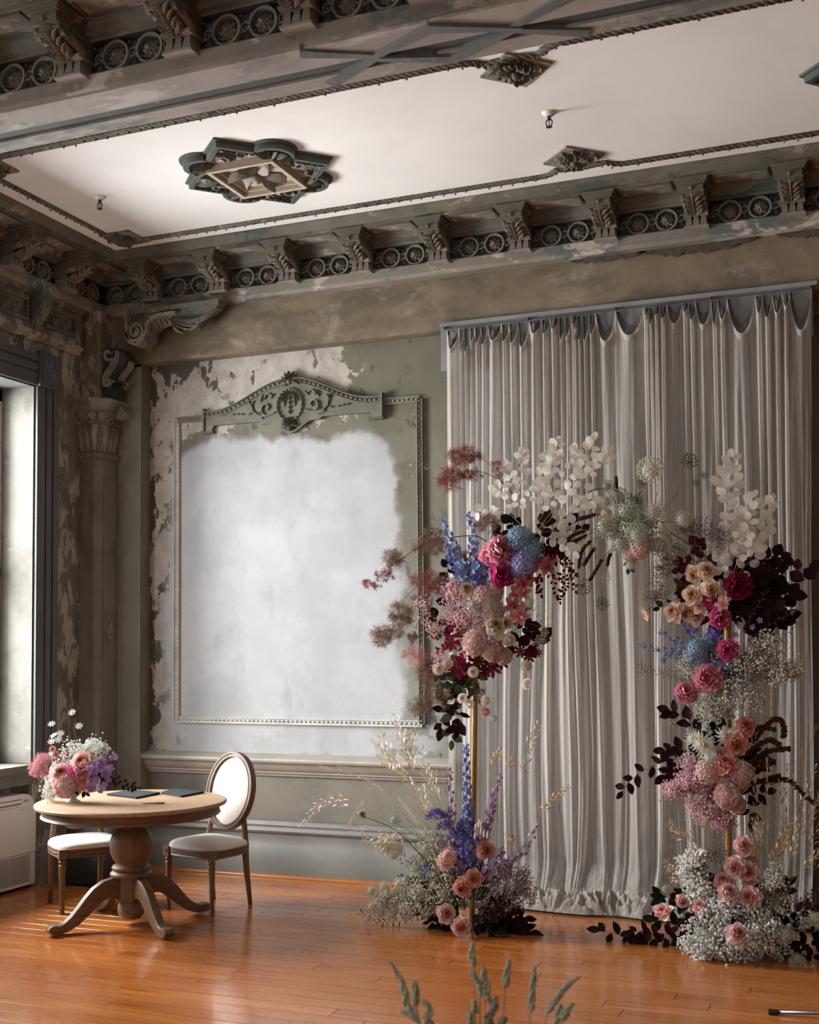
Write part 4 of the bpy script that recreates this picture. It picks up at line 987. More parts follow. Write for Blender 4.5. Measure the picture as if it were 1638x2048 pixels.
g.prism(o8, (V3((0, 0, .158)), V3((1, 0, 0)), V3((0, 1, 0)), V3((0, 0, 1))), .145); put('octagonal_block', fix(g.mesh('ob', M['oakv'])), t)
put('finial', G().lathe([(.02, .032), (.055, .040), (.078, .062), (.086, .090), (.084, .125), (.074, .15), (.070, .160)], n=28).mesh('fin', M['oakv'], smooth=True), t)
def tleg():
    cl = [(.085, .235, .072), (.13, .245, .066), (.18, .240, .058), (.23, .215, .052), (.28, .170, .047), (.33, .120, .041), (.38, .075, .035), (.43, .048, .030), (.475, .037, .029), (.505, .042, .030), (.528, .040, .029), (.54, .030, .018)]
    g = G(); n = len(cl); vs = []
    for i, (r, z, h) in enumerate(cl):
        a = cl[max(i - 1, 0)]; b = cl[min(i + 1, n - 1)]; tx, tz = b[0] - a[0], b[1] - a[1]; L = math.hypot(tx, tz); nx_, nz_ = -tz / L, tx / L
        w = .034 - .008 * i / n
        if i >= n - 4: w += .006
        for (yy, q) in ((-w, -.92), (-w, .75), (-w * .75, .97), (-w * .35, .90), (w * .35, .90), (w * .75, .97), (w, .75), (w, -.92)):
            vs.append((r + nx_ * h * q, yy, max(.001, z + nz_ * h * q)))
    fs = [tuple(range(7, -1, -1)), tuple((n - 1) * 8 + k for k in range(8))]
    for i in range(n - 1):
        for k in range(8): fs.append((i * 8 + k, i * 8 + (k + 1) % 8, (i + 1) * 8 + (k + 1) % 8, (i + 1) * 8 + k))
    g.add(vs, fs); return fix(g.mesh('leg', M['oak'], ang=50))
TL = tleg()
for k in range(4): put('leg', TL, t, (0, 0, 0), (0, 0, math.radians(-31 + 90 * k)))

# ---------------------------------------------------------------- chairs
def chair(loc, rz, label):
    t = thing('dining_chair', label, 'chair', (loc[0], loc[1], 0), rz, 'oval-back chairs at the round table')
    FL = [(.010, 0), (.016, .002), (.017, .012), (.012, .020), (.018, .028), (.019, .040), (.013, .048), (.014, .055), (.021, .27), (.023, .315), (.017, .322), (.024, .332), (.024, .342), (.016, .350), (.020, .358), (.022, .362)]
    for sx in (-1, 1):
        g = G(); g.lathe(FL, n=16, flute=.05); g.box((-.026, -.026, .358), (.026, .026, .420))
        for k in range(6): g.box((-.016, -.0285, .372), (.016, -.026, .408)) if k == 0 else g.octa((.008 * math.cos(k * 1.256), -.029, .39 + .008 * math.sin(k * 1.256)), .005)
        put('front_leg', g.mesh('fl', M['oakv'], ang=40), t, (sx * .203, -.183, 0))
        g = G(); g.tube([(0, .045, 0), (0, .03, .10), (0, .012, .22), (0, 0, .34), (0, 0, .42)], [.014, .017, .020, .022, .023], 8); put('back_leg', g.mesh('bl', M['oakv'], smooth=True), t, (sx * .172, .165, 0))
    def outline(o, n=48):
        r = []
        for k in range(n):
            a = 2 * PI * k / n; c, s_ = math.cos(a), math.sin(a); p = 3.6
            x = math.copysign(abs(c) ** (2 / p), c); y = math.copysign(abs(s_) ** (2 / p), s_)
            w = .228 + .012 * (-y) ; r.append((x * (w + o), (y * (.205 + o)) - (.012 if y < 0 else 0)))
        return r
    def ring(zs, m, nm, ang=35):
        g = G(); n = 48; rows = [[(x, y, z) for x, y in outline(o)] for o, z in zs]; vs = [q for r in rows for q in r]; fs = [tuple(range(n - 1, -1, -1)), tuple((len(rows) - 1) * n + k for k in range(n))]
        for j in range(len(rows) - 1):
            for k in range(n): fs.append((j * n + k, j * n + (k + 1) % n, (j + 1) * n + (k + 1) % n, (j + 1) * n + k))
        g.add(vs, fs); return put(nm, g.mesh(nm, m, ang=ang), t)
    ring([(-.008, .362), (-.002, .362), (.003, .368), (-.003, .378), (.004, .384), (.004, .394), (-.002, .399), (.004, .405), (.002, .418)], M['oakv'], 'seat_rail')
    # cushion
    g = G(); n = 48; rows = []
    for (q, z) in ((1.0, .414), (1.012, .424), (1.0, .438), (.95, .450), (.85, .460), (.65, .470), (.4, .4765), (.15, .479)): rows.append([(x * q, y * q, z) for x, y in outline(0)])
    vs = [p for r in rows for p in r]; fs = [tuple((len(rows) - 1) * n + k for k in range(n))]
    for j in range(len(rows) - 1):
        for k in range(n): fs.append((j * n + k, j * n + (k + 1) % n, (j + 1) * n + (k + 1) % n, (j + 1) * n + k))
    g.add(vs, fs); put('seat', g.mesh('seat', M['linen'], smooth=True), t)
    g = G(); g.tube([(x * 1.004, y * 1.004, .420) for x, y in outline(0)] + [(outline(0)[0][0] * 1.004, outline(0)[0][1], .420)], .0035, 5, False); put('piping', g.mesh('pip', M['linen'], smooth=True), t)
    # back: oval frame leaning back
    tilt = math.radians(11); O = V3((0, .200, .760)); fr = (O, V3((1, 0, 0)), V3((0, math.sin(tilt), math.cos(tilt))), V3((0, -math.cos(tilt), math.sin(tilt))))
    el = lambda a_, b_, n=56: [(a_ * math.cos(2 * PI * k / n), b_ * math.sin(2 * PI * k / n)) for k in range(n)]
    g = G(); g.ribbon(el(.193, .247), .040, fr, .020, -.020, True); g.ribbon(el(.205, .259), .010, fr, .028, 0, True); g.ribbon(el(.181, .235), .010, fr, .026, 0, True); g.ribbon(el(.193, .247), .006, fr, .024, 0, True)
    g.ribbon(el(.193, .247), .040, (fr[0], fr[1], fr[2], -fr[3]), .022, 0, True)
    put('back_frame', fix(g.mesh('bf', M['oakv'], ang=40)), t)
    g = G(); vs = []; fs = []; n = 48; R_ = [1, .97, .9, .75, .5, .25, 0.02]
    for sgn, nm in ((1, 'backrest'), (-1, 'backrest_rear')):
        g = G(); vs = []
        for q in R_:
            for (u, v) in el(.178 * q, .232 * q, n): vs.append(fr[0] + fr[1] * u + fr[2] * v + fr[3] * (sgn * (.006 + .026 * (1 - q ** 3))))
        fs = [(j * n + k, j * n + (k + 1) % n, (j + 1) * n + (k + 1) % n, (j + 1) * n + k) for j in range(len(R_) - 1) for k in range(n)] + [tuple((len(R_) - 1) * n + k for k in range(n))]
        g.add(vs, fs); put(nm, g.mesh(nm, M['linen'], smooth=True), t)
    for sx in (-1, 1):
        g = G(); g.tube([(sx * .172, .165, .40), (sx * .170, .162, .47), (sx * .160, .166, .53), (sx * .145, .176, .585), (sx * .125, .172, .60)], [.022, .020, .019, .018, .010], 8); put('back_post', g.mesh('bp', M['oakv'], smooth=True), t)
    return t
chair((-4.285, 7.055), -.243, 'oval-back chair with ivory linen seat standing right of the round table by the wall')
chair((-5.135, 6.825), .944, 'oval-back chair with ivory linen seat half hidden behind the flower vase by the heater')

# ---------------------------------------------------------------- heater / air unit
t = thing('floor_air_conditioner', 'cream wall-side air conditioner with slatted lower grille under the window', 'air conditioner', (-5.97, 6.5, 0))
def yz(poly, x0_, x1_):
    g = G(); g.prism(poly, (V3((x0_, 0, 0)), V3((0, 1, 0)), V3((0, 0, 1)), V3((1, 0, 0))), x1_ - x0_); return g
pl_ = [(-.75, .025), (.73, .025), (.74, .04), (.74, .50), (.735, .58), (.715, .64), (.68, .675), (.62, .69), (-.75, .69)]
put('casing', fix(yz(pl_, -.09, .085).mesh('cs', M['acwhite'])), t)
put('front_panel', fix(yz([(-.74, .262), (.728, .262), (.728, .50), (.722, .575), (.705, .60), (-.74, .60)], .084, .100).mesh('fp', M['acwhite'])), t)
put('lower_panel', fix(yz([(-.74, .028), (.722, .028), (.728, .036), (.728, .257), (-.74, .257)], .084, .096).mesh('lp', M['acwhite'])), t)
g = G()
for k in range(24): g.box((.0955, -.70, .052 + k * .0082), (.0970, .675, .0560 + k * .0082))
o = put('grille_slots', g.mesh('gs', M['acdark']), t); o['kind'] = 'stuff'
g = G()
for k in range(-3, 4):
    g = G(); g.box((.0965, k * .2 + .05, .05), (.0985, k * .2 + .054, .25)); put('grille_bar', g.mesh('gb', M['acwhite']), t)
g = G(); g.box((.080, -.72, .612), (.0875, .585, .655)); put('air_slot', g.mesh('as', M['acdark']), t)
g = G(); g.box((.078, -.72, .628), (.098, .580, .650)); g.box((.078, -.72, .606), (.096, .580, .618)); put('louvre', g.mesh('lv', M['acwhite']), t)
g = G(); g.box((.084, .61, .628), (.0875, .665, .645)); put('display', g.mesh('dp', M['acgrey']), t)
g = G(); g.box((.0998, .53, .578), (.1008, .655, .582)); put('name_strip', g.mesh('ns', M['acgrey']), t)

# black bag behind the chair
t = thing('black_bag', 'limp black bag with a looped strap slumped behind the left chair', 'bag', (-5.52, 7.47, 0))
g = G(); prof = [(0, .0), (.22, .0), (.245, .05), (.25, .2), (.24, .34), (.20, .43), (.12, .46)]
n = 20; vs = []
for z, sx, sy in ((0, .22, .12), (.03, .245, .14), (.18, .25, .145), (.32, .24, .13), (.42, .22, .10), (.47, .17, .05), (.475, .05, .02)):
    for k in range(n):
        a = 2 * PI * k / n; c, s_ = math.cos(a), math.sin(a); w = 1 + .06 * noise.noise((k * .9, z * 7, 3))
        vs.append((math.copysign(abs(c) ** .5, c) * sx * w, math.copysign(abs(s_) ** .6, s_) * sy * w, z))
fs = [tuple(range(n - 1, -1, -1)), tuple(6 * n + k for k in range(n))] + [(j * n + k, j * n + (k + 1) % n, (j + 1) * n + (k + 1) % n, (j + 1) * n + k) for j in range(6) for k in range(n)]
g.add(vs, fs); put('bag_body', g.mesh('bag', M['blackcloth'], smooth=True), t)
g = G(); g.tube([(-.17, -.08, .42), (-.20, -.10, .52), (-.19, -.08, .62), (-.16, -.06, .66), (-.15, -.05, .60), (-.18, -.07, .50), (-.13, -.09, .43), (-.10, -.1, .40)], .008, 6); g.tube([(-.21, -.09, .41), (-.17, -.11, .49), (-.12, -.1, .44)], .007, 6); put('strap', g.mesh('strap', M['blackcloth'], smooth=True), t)

# ---------------------------------------------------------------- things on the table
def slab_from(pts, z, h):
    q = [PZ(px, py, z) for px, py in pts]; c = sum(q, V3((0, 0, 0))) / 4; return q, c
def folder(corners, z, label):
    q, c = slab_from(corners, z, 0); t = thing('black_folder', label, 'folder', (c.x, c.y, z), 0, 'closed folders on the table')
    r = [p - c for p in q]
    for nm, z0_, z1_, s_ in (('cover', .0005, .0035, 1), ('pages', .0035, .0095, .97), ('cover', .0095, .0125, 1)):
        g = G(); vs = [(p.x * s_, p.y * s_, z0_) for p in r] + [(p.x * s_, p.y * s_, z1_) for p in r]
        g.add(vs, [(3, 2, 1, 0), (4, 5, 6, 7), (0, 1, 5, 4), (1, 2, 6, 5), (2, 3, 7, 6), (3, 0, 4, 7)]); put(nm, fix(g.mesh(nm, M['folder'])), t)
TZ = .7785
folder([(213, 1591), (272, 1598), (321, 1588), (262, 1582)], TZ, 'charcoal folder lying nearer the flower vase on the round table')
folder([(322, 1588), (362, 1595), (409, 1586), (347, 1580)], TZ, 'charcoal folder lying by the right edge of the round table')
a, b = PZ(284, 1607, TZ + .006), PZ(329, 1606, TZ + .006)
t = thing('pen', 'slim bronze pen lying on the table in front of the folders', 'pen', a)
g = G(); d = b - a; g.tube([(0, 0, 0), d * .06, d * .6, d * .61, d], [.001, .0035, .0050, .0058, .0055], 8); put('pen_body', g.mesh('pen', M['pen'], smooth=True), t)

# ---------------------------------------------------------------- flower shapes (unit radius, facing +Z)
def gp(g, base, d, nrm, L, w, cup, curl, ruf, rows=4, cols=4, notch=0):
    d = V3(d).normalized(); nn = V3(nrm); nn = nn - d * nn.dot(d); nn = nn.normalized() if nn.length > 1e-6 else d.orthogonal().normalized(); x = d.cross(nn); vs = []; fs = []; base = V3(base)
    for i in range(rows + 1):
        t = i / rows; ww = w / 2 * (.18 + .82 * math.sin(PI * min(.5 + .18 * max(0, t - .5) * 2, .5 * t / .62)))
        if t == 1: ww *= .72
        for k in range(cols + 1):
            u = k / cols * 2 - 1; h = cup * (u * u * .5 * w + (-.35 * math.sin(PI * t)) * L) + curl * L * t ** 2.2 * -1
            if ruf and t > .4: h += random.uniform(-ruf, ruf) * L * t
            vs.append(base + d * (L * (t - .10 * u * u * t + (random.uniform(-ruf, ruf) * .5 if t == 1 else 0))) + x * (ww * u) + nn * h)
    c = cols + 1
    for i in range(rows):
        for k in range(cols): fs.append((i * c + k, i * c + k + 1, (i + 1) * c + k + 1, (i + 1) * c + k))
    g.add(vs, fs)
def fl_rose(open_=1.0, n=24, ruf=.03):
    g = G()
    for i in range(n):
        t = i / (n - 1); a = i * 2.399; th = .06 + (1.25 * open_) * t ** 1.25; r0 = .04 + .16 * t
        d = (math.cos(a) * math.sin(th), math.sin(a) * math.sin(th), math.cos(th))
        gp(g, (r0 * math.cos(a), r0 * math.sin(a), -.45 + .10 * t), d, (-math.cos(a), -math.sin(a), .3), .62 + .38 * t, .50 + .62 * t, .55, .05 + .55 * t * t, ruf)
    return g
def fl_peony(n=64):
    g = G()
    for i in range(n):
        t = i / (n - 1); a = i * 2.399 + random.uniform(-.3, .3); th = .1 + 1.55 * t ** .9 + random.uniform(-.12, .12)
        d = (math.cos(a) * math.sin(th), math.sin(a) * math.sin(th), math.cos(th))
        gp(g, (.12 * math.cos(a), .12 * math.sin(a), -.35), d, (-math.cos(a), -math.sin(a), .4), .85 + .25 * random.random() * (1 if t < .7 else .7), .42 + .42 * t, .5, .15 + .1 * t, .10, 4, 3)
    return g
def fib(n, cap=1.0):
    for i in range(n):
        z = 1 - (i + .5) / n * 2 * cap; r = math.sqrt(max(0, 1 - z * z)); a = i * 2.39996; yield V3((r * math.cos(a), r * math.sin(a), z))
def fl_hyd(n=150, fs_=.19, four=4):
    g = G(); g.ball((0, 0, -.05), .74, 12, 8)
    for p in fib(n, .78):
        p = p * random.uniform(.80, 1.0); nz_ = p.normalized(); u = nz_.orthogonal().normalized(); v = nz_.cross(u); a0 = random.uniform(0, 2)
        for k in range(four):
            a = a0 + k * 2 * PI / four; d = u * math.cos(a) + v * math.sin(a) + nz_ * random.uniform(.05, .75); x = nz_.cross(d).normalized()
            b = p; m = p + d.normalized() * fs_ * .55; e = p + d.normalized() * fs_
            g.add([b, m - x * fs_ * .42, e, m + x * fs_ * .42], [(0, 1, 2, 3)])
    return g
def fl_pompom(n=210):
    g = G(); g.ball((0, 0, -.05), .64, 12, 8, (1, 1, .85))
    for p in fib(n, .80):
        q = V3((p.x, p.y, p.z * .85)); nz_ = q.normalized(); u = nz_.orthogonal().normalized(); a = random.uniform(0, 6.28); x = u * math.cos(a) + nz_.cross(u) * math.sin(a); y = nz_.cross(x); L = .20
        g.add([q * .78 - x * .06, q * .78 + x * .06, q * random.uniform(.9, 1.02) + x * .13 + y * random.uniform(-.10, .10), q * random.uniform(.96, 1.08) + y * .05, q * random.uniform(.86, 1.0) - x * .13 + y * random.uniform(-.10, .10)], [(0, 1, 2, 3), (0, 3, 4)])
    return g
def fl_lace(n=58):
    g = G(); g.ball((0, 0, -.42), .60, 10, 6, (1.1, 1.1, .66))
    for i, p in enumerate(fib(n, .42)):
        c = V3((p.x, p.y, p.z * .62 - .25)); g.tube([(0, 0, -.62), c * .92], .010, 3, False)
        for k in range(9):
            a = k * 2.4; r = .085 * math.sqrt(k / 9); u = c.normalized().orthogonal(); q = c + V3((r * math.cos(a), r * math.sin(a), random.uniform(-.01, .03))); g.octa(q, .046)
    g.tube([(0, 0, -.62), (0, 0, -1.0)], .02, 4); return g
def fl_umbel(n=26):
    g = G()
    for i, p in enumerate(fib(n, .36)):
        c = V3((p.x * 1.05, p.y * 1.05, p.z * .5 - .2)); g.tube([(0, 0, -.7), c * .94], .018, 3, False)
        for k in range(8):
            a = k * 2.4; r = .11 * math.sqrt(k / 8); g.octa(c + V3((r * math.cos(a), r * math.sin(a), random.uniform(-.02, .04))), .055)
    return g
def fl_button(n=60):
    g = G()
    for k in range(14):
        a = k * 2 * PI / 14; gp(g, (.3 * math.cos(a), .3 * math.sin(a), -.1), (math.cos(a), math.sin(a), .25), (0, 0, 1), .66, .42, .2, .2, .08, 2, 2)
    for p in fib(n, .5):
        q = V3((p.x * .62, p.y * .62, p.z * .45)); g.octa(q, .085)
    return g
def fl_spiky(n=60):
    g = G()
    for i in range(n):
        t = i / n; a = i * 2.399; th = .15 + 1.45 * t + random.uniform(-.1, .1); d = (math.cos(a) * math.sin(th), math.sin(a) * math.sin(th), math.cos(th))
        gp(g, (.05 * math.cos(a), .05 * math.sin(a), -.2), d, (-math.cos(a), -math.sin(a), .5), .6 + .5 * t, .13, .3, -.05, .02, 3, 2)
    return g
def fl_orchid():
    g = G()
    for k in range(5):
        a = PI / 2 + k * 2 * PI / 5; gp(g, (0, 0, 0), (math.cos(a), math.sin(a), .12), (0, 0, 1), 1.0, .62, .18, .15, .02, 4, 3)
    gp(g, (0, 0, .1), (0, -.6, .5), (0, 0, 1), .55, .45, -.5, .1, .06, 3, 3); g.ball((0, .02, .18), .12, 8, 6); return g
def fl_star(n=8, w=.34):
    g = G()
    for k in range(n):
        a = k * 2 * PI / n; gp(g, (.08 * math.cos(a), .08 * math.sin(a), 0), (math.cos(a), math.sin(a), .2), (0, 0, 1), .92, w, .2, .1, .02, 3, 2)
    g.ball((0, 0, .08), .16, 8, 6); return g
def fl_floret():
    g = G()
    for k in range(5):
        a = k * 2 * PI / 5; gp(g, (0, 0, 0), (math.cos(a), math.sin(a), .35), (0, 0, 1), 1.0, .8, .2, .1, .04, 2, 2)
    return g
def fl_sweet():
    g = G(); gp(g, (0, 0, 0), (0, 1, .3), (0, 0, 1), 1, 1.6, .3, .3, .08, 3, 4)
    for s_ in (-1, 1): gp(g, (0, 0, .05), (s_ * .5, -.6, .5), (0, 0, 1), .8, .7, .4, .1, .05, 3, 2)
    return g
GEN = {'rose': (fl_rose, .9), 'openrose': (lambda: fl_rose(1.25, 28, .06), 1), 'bud': (lambda: fl_rose(.62, 16, .02), 1), 'peony': (fl_peony, .95), 'hydrangea': (fl_hyd, .92), 'carnation': (fl_pompom, .95), 'lace': (fl_lace, 1),
       'umbel': (fl_umbel, 1), 'scabiosa': (fl_button, .9), 'dahlia': (fl_spiky, .9), 'orchid': (fl_orchid, .95), 'star': (fl_star, 1), 'floret': (fl_floret, 1), 'sweet': (fl_sweet, .9)}
cache = {}
def fmesh(kind, col):
    k = (kind, col, random.randrange(2) if kind in ('rose', 'peony', 'openrose') else 0)
    if k not in cache:
        st = random.getstate(); random.seed(sum(map(ord, kind)) % 97 + k[2]); fn, s_ = GEN[kind]; g = fn(); random.setstate(st)
        mats = [F(col)]
        cache[k] = g.mesh(kind, mats, smooth=kind not in ('hydrangea', 'carnation', 'lace', 'umbel'))
    return cache[k]
NAMES = {'rose': 'rose', 'openrose': 'rose', 'bud': 'rose_bud', 'peony': 'peony', 'hydrangea': 'hydrangea', 'carnation': 'carnation', 'lace': 'lace_flower', 'umbel': 'lace_flower', 'scabiosa': 'scabiosa', 'dahlia': 'dahlia', 'orchid': 'orchid', 'star': 'star_flower', 'floret': 'floret', 'sweet': 'sweet_pea'}
VIEW = lambda p: (CAM - p).normalized()
class Arr:
    def __init__(s, name, label, cat, loc, Y): s.t = thing(name, label, cat, loc); s.L = V3(loc); s.Y = Y
    def p(s, px, py, dy=0): return P(px, py, s.Y + dy)
    def m(s, px, dy=0): return PXM(s.Y + dy, px)
    def fl(s, kind, col, px, py, r, dy=0, face=None, spread=.45, parent=None, name=None):
        c = s.p(px, py, dy); v = VIEW(c) if face is None else V3(face).normalized()
        d = (v + V3((random.uniform(-spread, spread), random.uniform(-spread, spread) * .5, random.uniform(-spread, spread) + .12))).normalized()
        q = d.to_track_quat('Z', 'Y') ; R = q.to_matrix().to_4x4() @ Matrix.Rotation(random.uniform(0, 6.28), 4, 'Z')
        o = put(name or NAMES[kind], fmesh(kind, col), s.t); sc = r * s.m(px, dy) * 1.08
        o.matrix_local = Matrix.Translation(c - s.L) @ R @ Matrix.Scale(sc, 4); return o
    def fls(s, kind, col, pts, **k):
        for q in pts: s.fl(kind, col, *q, **k)
    def mesh(s, name, g, mats, smooth=True, kind=None, label=None):
        g.v = [(x - s.L.x, y - s.L.y, z - s.L.z) for x, y, z in g.v]; return put(name, g.mesh(name, mats, smooth=smooth), s.t, kind=kind, label=label)
    def path(s, pts, dy=0, n=6):
        """smooth world path through pixel points (px,py[,dy])"""
        w = [s.p(q[0], q[1], q[2] if len(q) > 2 else dy) for q in pts]
        if len(w) == 2: w = [w[0], w[0].lerp(w[1], .5), w[1]]
        out = []
        for i in range(len(w) - 1):
            p0, p1, p2, p3 = w[max(i - 1, 0)], w[i], w[i + 1], w[min(i + 2, len(w) - 1)]
            for k in range(n):
                t = k / n; out.append(.5 * ((2 * p1) + (p2 - p0) * t + (2 * p0 - 5 * p1 + 4 * p2 - p3) * t * t + (3 * p1 - p0 - 3 * p2 + p3) * t ** 3))
        out.append(w[-1]); return out
    def stem(s, pts, col='stem', r=.0022, dy=0, name='stem'):
        w = s.path(pts, dy); g = G(); g.tube(w, [r * (1 - .5 * i / len(w)) for i in range(len(w))], 5); return s.mesh(name, g, F(col))
    def cloud(s, name, col, stemcol, blobs, n, dot, root=None, dens=1, spread_y=.12, label=None):
        """a haze of tiny blooms on hair-thin branching stems: uncountable, one part"""
        g = G(); g2 = G()
        for (px, py, rx, ry, *w) in blobs:
            dy0 = w[0] if w else 0; m_ = s.m(px); cnt = int(n * 1.35)
            hub = s.p(*(root or (px, py + ry * .6)), dy0 + .02)
            nb = max(4, cnt // 12)
            for b in range(nb):
                while True:
                    u, v, ww = random.uniform(-1, 1), random.uniform(-1, 1), random.uniform(-1, 1)
                    if u * u + v * v + ww * ww < 1: break
                c = s.p(px + u * rx * .92, py + v * ry * .92, dy0 + ww * spread_y)
                mid = hub.lerp(c, .5) + V3((random.uniform(-1, 1), random.uniform(-1, 1), random.uniform(-1, 1))) * .15 * (hub - c).length
                g.cm = 1; g.strip([hub, hub.lerp(mid, .5), mid, c], .0013)
                for k in range(12):
                    q = c + V3((random.gauss(0, 1), random.gauss(0, 1), random.gauss(0, 1))) * .018
                    g.cm = 1; g.strip([c.lerp(mid, .15), q], .0008)
                    g.cm = 0; g.ico(q, dot * random.uniform(.7, 1.15))
        return s.mesh(name, g, [F(col), F(stemcol)], False, 'stuff', label)
    def smoke(s, col, px, py, rx, ry, n=420, dy=0, ang=None, label=None):
        """smoke-bush plume: hair-fine feathery threads"""
        g = G(); m_ = s.m(px); nt = max(12, int(n / 7))
        for k in range(nt):
            while True:
                u, v, w = random.uniform(-1, 1), random.uniform(-1, 1), random.uniform(-1, 1)
                if u * u + v * v + w * w < 1: break
            c = s.p(px + u * rx * .88, py + v * ry * .88, dy + w * .05)
            for j in range(28):
                d = V3((random.gauss(0, 1), random.gauss(0, .8), random.gauss(0, 1))); d = d.normalized() * random.uniform(.2, 1) * min(rx, ry) * m_ * .60
                a = c + d * random.uniform(0, .3); b = c + d * .65 + V3((random.gauss(0, 1), random.gauss(0, 1), random.gauss(0, 1))) * .004; e = c + d
                g.strip([a, b, e], .0013)
                if j % 3 == 0: g.octa(e, .0021)
        return s.mesh('smoke_plume', g, F(col), False, 'stuff', label)
    def branch(s, pts, leafcol, stemcol, leaves, size, shape='leaf', r=.0028, dy=0, both=True, name='leafy_branch', start=.15, dr=0.):
        w = s.path(pts, dy); g = G(); g.tube(w, [r * (1 - .6 * i / len(w)) for i in range(len(w))], 5); st = s.mesh(name, g, F(stemcol))
        key = (shape, leafcol)
        if key not in cache:
            h = G()
            if shape == 'disc':
                vs = [(0, 0, .03)] + [(.5 * math.cos(a) * .80, .5 + .5 * math.sin(a), .05 * math.cos(2 * a)) for a in [k * PI / 7 for k in range(14)]]; vs[0] = (0, .5, 0)
                h.add(vs, [(0, i + 1, (i + 1) % 14 + 1) for i in range(14)])
            else:
                wd = .62 if shape == 'leaf' else (.85 if shape == 'round' else .24); L_ = [(0, .04), (.12, .5), (.3, .92), (.5, 1), (.7, .82), (.88, .42), (1, .03)]
                vs = []
                for t_, q in L_: vs += [(-wd / 2 * q, t_, .07 * q), (0, t_, -.02 - .10 * t_ * t_), (wd / 2 * q, t_, .07 * q)]
                for i in range(6):
                    k = i * 3; h.f += [(k, k + 1, k + 4, k + 3), (k + 1, k + 2, k + 5, k + 4)]
                h.v = vs; h.mi = [0] * 12
            cache[key] = h.mesh(shape, F(leafcol), smooth=True)
        n = len(w)
        for k in range(leaves):
            t_ = start + (1 - start) * k / max(1, leaves - 1); f = t_ * (n - 1); i = min(int(f), n - 2); c = w[i].lerp(w[i + 1], f - i); d = (w[i + 1] - w[i]).normalized()
            side = VIEW(c).cross(d).normalized() * (1 if k % 2 else -1)
            ld = (side * random.uniform(.6, 1.1) + d * random.uniform(.2, .8) + V3((0, random.uniform(-.5, .5), random.uniform(-.3, .3)))).normalized()
            if k == leaves - 1: ld = d
            nz_ = (VIEW(c) + V3((random.uniform(-1, 1), random.uniform(-.5, .5), random.uniform(-1, 1))) * .7); nz_ = (nz_ - ld * nz_.dot(ld)).normalized(); xx = ld.cross(nz_)
            sz = size * s.m(pts[0][0]) * random.uniform(.75, 1.15); o = put('seed_disc' if shape == 'disc' else 'leaf', cache[key], st)
            c = c + V3((random.uniform(-dr, dr), random.uniform(-dr, dr), random.uniform(-dr, dr)))
            q = c - s.L; o.matrix_local = Matrix(((xx.x * sz, ld.x * sz, nz_.x * sz, q.x), (xx.y * sz, ld.y * sz, nz_.y * sz, q.y), (xx.z * sz, ld.z * sz, nz_.z * sz, q.z), (0, 0, 0, 1)))
        return st
    def spike(s, pts, col, n, r, kind='floret', stemcol='stem', name='delphinium', dy=0, rad=1.0, tip=.35, start=.1, cols=None, label=None):
        w = s.path(pts, dy); g = G(); g.cm = 1; g.tube(w, .0020, 4); src = fmesh(kind, col); sv = [v.co.copy() for v in src.vertices]; sf = [tuple(p.vertices) for p in src.polygons]; m_ = s.m(pts[0][0])
        for k in range(n):
            t_ = start + (1 - start) * k / max(1, n - 1); f = t_ * (len(w) - 1); i = min(int(f), len(w) - 2); c = w[i].lerp(w[i + 1], f - i); d = (w[i + 1] - w[i]).normalized()
            a = k * 2.4; u = d.orthogonal().normalized(); v = d.cross(u); o = (u * math.cos(a) + v * math.sin(a)); rr = r * m_ * (1 - (1 - tip) * t_); c2 = c + o * rr * rad
            R = (o + VIEW(c) * .5 - d * .1).to_track_quat('Z', 'Y').to_matrix(); g.cm = 1; g.strip([c, c2], .0012); g.cm = 0 if not cols or random.random() < .6 else 2
            g.add([c2 + (R @ q) * rr for q in sv], sf)
        return s.mesh(name, g, [F(col), F(stemcol), F(cols or col)], True, None, label)
    def grass(s, pts, col='straw', head=.25, hw=5, n=26, style='oat', dy=0, r=.0012, name='grass_stem', scol='strawgreen'):
        w = s.path(pts, dy); g = G(); g.cm = 1; r *= 1.4; g.tube(w, [r * (1 - .6 * i / len(w)) for i in range(len(w))], 4); g.cm = 0; m_ = s.m(pts[-1][0]); N_ = len(w) - 1
        for k in range(n):
            t_ = 1 - head * (k / n); f = t_ * N_; i = min(int(f), N_ - 1); c = w[i].lerp(w[i + 1], f - i); d = (w[i + 1] - w[i]).normalized(); a = k * 2.4; u = d.orthogonal().normalized(); v = d.cross(u); o = u * math.cos(a) + v * math.sin(a)
            if style == 'oat':
                L = hw * 1.05 * m_ * random.uniform(.7, 1.3) * (1.3 - .6 * (1 - k / n)); q = c + o * L * .55 + d * L * .3; g.strip([c, q], .0007); g.petal(q, d * .8 + o * .4, o, L * .9, L * .34, .2, 0, 0, 2)
            elif style == 'cat': g.ico(c + o * hw * m_ * .30, hw * m_ * .42, 1.6)
            elif style == 'tassel':
                for j in range(3): g.ico(c + (o * random.uniform(.2, .7) + v * random.uniform(-.5, .5)) * hw * m_ * .8, hw * m_ * random.uniform(.22, .40), 1.0)
            elif style == 'plume':
                L = hw * m_ * (1.2 - .6 * (1 - k / n)); g.strip([c, c + o * L * .35 + d * L * .8, c + o * L * .45 + d * L * 1.4], .0020)
        return s.mesh(name, g, [F(col), F(scol)], True)
def J(pts, j=1): return pts
